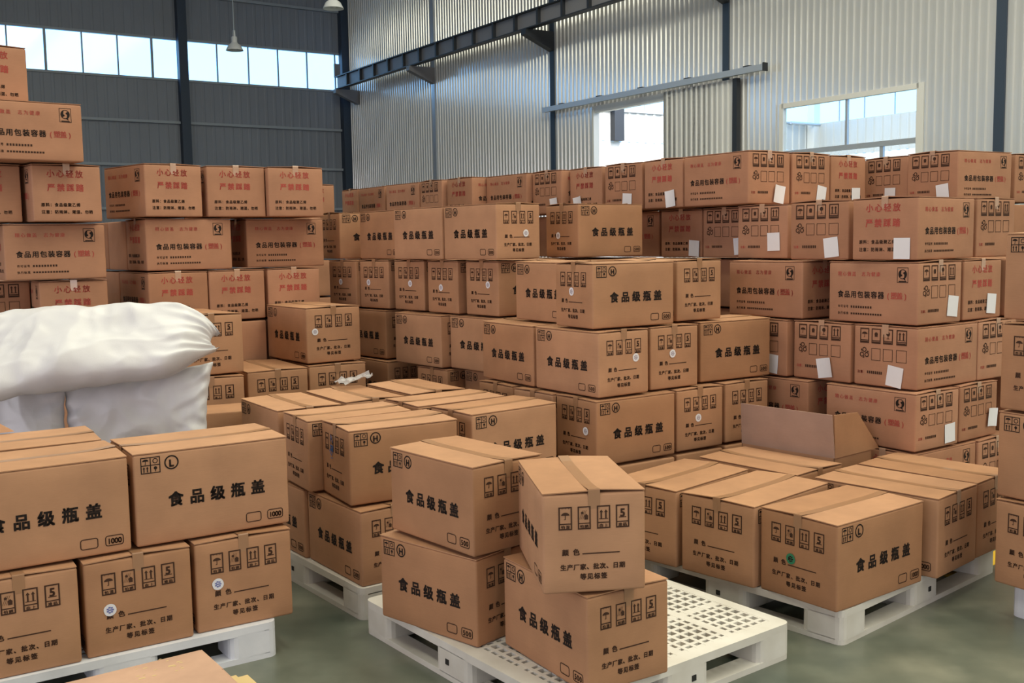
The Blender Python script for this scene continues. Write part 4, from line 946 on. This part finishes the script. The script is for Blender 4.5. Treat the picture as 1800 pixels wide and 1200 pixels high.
# ------------------------------------------------------------------ white woven sacks
from mathutils import noise as mnoise
def sack(label, loc, rot, w, hg, th, seed, deform=None, ears=1.0, buried=False):
    nu, nv = (96, 64) if not buried else (20, 16); V_ = []; F_ = []
    off = Vector((seed*3.1, seed*1.7, seed*0.9))
    def pt(u, v, s):
        x = w/2*u*(1-0.075*ears*(1-v*v)*abs(u)**3); y = hg/2*v*(1-0.075*ears*(1-u*u)*abs(v)**3)
        prof = max(0.0, (1-abs(u)**2.4)*(1-abs(v)**2.4))**0.42
        z = s*th/2*prof
        e = max(abs(u), abs(v))
        q = Vector((x*2.6, y*2.6, s*0.7))+off
        k = min(1, prof*1.4)
        z += s*0.05*mnoise.noise(q)*prof
        for fx, fy, am in ((2.2, 3.4, 0.055), (4.6, -2.8, 0.040), (-5.5, 6.5, 0.022), (9.0, 7.0, 0.012)):      # sharp folds in several directions
            n_ = mnoise.noise(Vector((x*fx+y*fy*0.45, y*fy-x*fx*0.35, s*2.3+fx))+off)
            z += s*am*k*(0.22-abs(n_))
        wr = math.sin(19*v+5*mnoise.noise(q*1.3)+seed)*max(0, abs(u)-0.45)**1.5*(1-abs(u)**8) + math.sin(17*u+5*mnoise.noise(q*1.1)+seed*2)*max(0, abs(v)-0.5)**1.5*(1-abs(v)**8)
        z += s*0.04*wr + 0.008*math.sin(26*u+seed)*abs(v)**9 + 0.010*math.sin(23*v+seed)*abs(u)**9
        p = Vector((x, y, z)); return deform(p) if deform else p
    idx = {}
    for s in (1, -1):
        for j in range(nv+1):
            for i in range(nu+1):
                border = i in (0, nu) or j in (0, nv)
                if border and s == -1: idx[s, i, j] = idx[1, i, j]; continue
                idx[s, i, j] = len(V_); V_.append(tuple(pt(2*i/nu-1, 2*j/nv-1, s)))
        for j in range(nv):
            for i in range(nu):
                f = (idx[s, i, j], idx[s, i+1, j], idx[s, i+1, j+1], idx[s, i, j+1]); F_.append(f if s == 1 else f[::-1])
    me = mesh('woven_sack', V_, F_, 'woven_white', smooth=True)
    o = link('woven_sack', me, None, loc); o.rotation_euler = rot; tag(o, label, 'sack', 'white woven sacks'); return o
def droop(k, tip=0.0, tx=0.35):
    def f(p):
        p.z -= k*p.x*p.x; p.z += tip*max(0, p.x-tx)**2; return p
    return f
def drape(p):                                        # sags over the sack below, thick at the near left, gathered to a tip at the right
    p.y = 0.24-(0.24-p.y)*(1.08-0.28*p.x/0.67)
    p.z -= 0.05*p.x*p.x
    if p.x > 0.40:
        t = min(1, (p.x-0.40)/0.235); p.y = 0.20-(0.20-p.y)*(1-0.80*t**1.6); p.z -= 0.06*t*t; p.y -= 0.10*t*t
    if p.x < -0.25: p.z += 0.10*(-p.x-0.25); p.y -= 0.25*(-p.x-0.25)
    return p
sack('buried white woven sack at the bottom of the sack heap', (-2.24, 5.42, 0.13), (0, 0, R(20)), 0.85, 0.56, 0.20, 7, buried=True)
sack('buried white woven sack second from the bottom of heap', (-2.24, 5.42, 0.37), (0, 0, R(22)), 0.85, 0.54, 0.20, 8, buried=True)
sack('buried white woven sack lying at the heap left side', (-3.0, 5.56, 0.30), (R(8), 0, R(30)), 0.45, 0.50, 0.30, 9, buried=True)
def lean(p):
    p.x += 0.10*(0.30-p.y)*max(0.0, 0.5-p.x); p.y += 0.14*p.x; return p
sack('plump white woven sack standing below the draped one', (-1.945, 5.26, 0.79), (R(78), R(2), R(5)), 0.76, 0.56, 0.20, 2, lean)
sack('white woven sack low at the left beneath the draped one', (-2.535, 5.12, 0.77), (R(72), R(-4), R(8)), 0.58, 0.54, 0.18, 3)
sack('long crumpled white woven sack draped over the heap top', (-2.13, 5.17, 1.235), (R(40), R(1), R(7)), 1.27, 0.52, 0.20, 5, drape)
sack('white woven sack peeping above the heap at left edge', (-2.86, 5.60, 1.19), (R(45), R(14), R(30)), 0.42, 0.36, 0.20, 6)

# ------------------------------------------------------------------ small things
g = []; rg = random.Random(3); mb = MB(); n = 9
for j in range(n+1):
    g.append([Vector((0.20*(i/n-0.5), 0.16*(j/n-0.5)*(1-0.5*i/n), 0.02+0.045*abs(mnoise.noise(Vector((i*0.5, j*0.6, 3.3))))+0.03*i/n)) for i in range(n+1)])
for j in range(n):
    for i in range(n): mb.quad(g[j][i], g[j][i+1], g[j+1][i+1], g[j+1][i])
o = mb.build('plastic_film', ['film'], None, (-0.93, 6.06, 0.868), R(33), True); tag(o, 'crumpled clear plastic film scrap behind the low pallet load', 'plastic film')
mb = MB(); mb.box(-0.6, 0.6, -0.05, 0.05, 0.0005, 0.002); o = mb.build('floor_marking', ['yellow_paint'], None, (2.62, 5.40, 0), R(42)); tag(o, 'yellow painted line on the floor behind the right-hand pallet', 'floor marking')
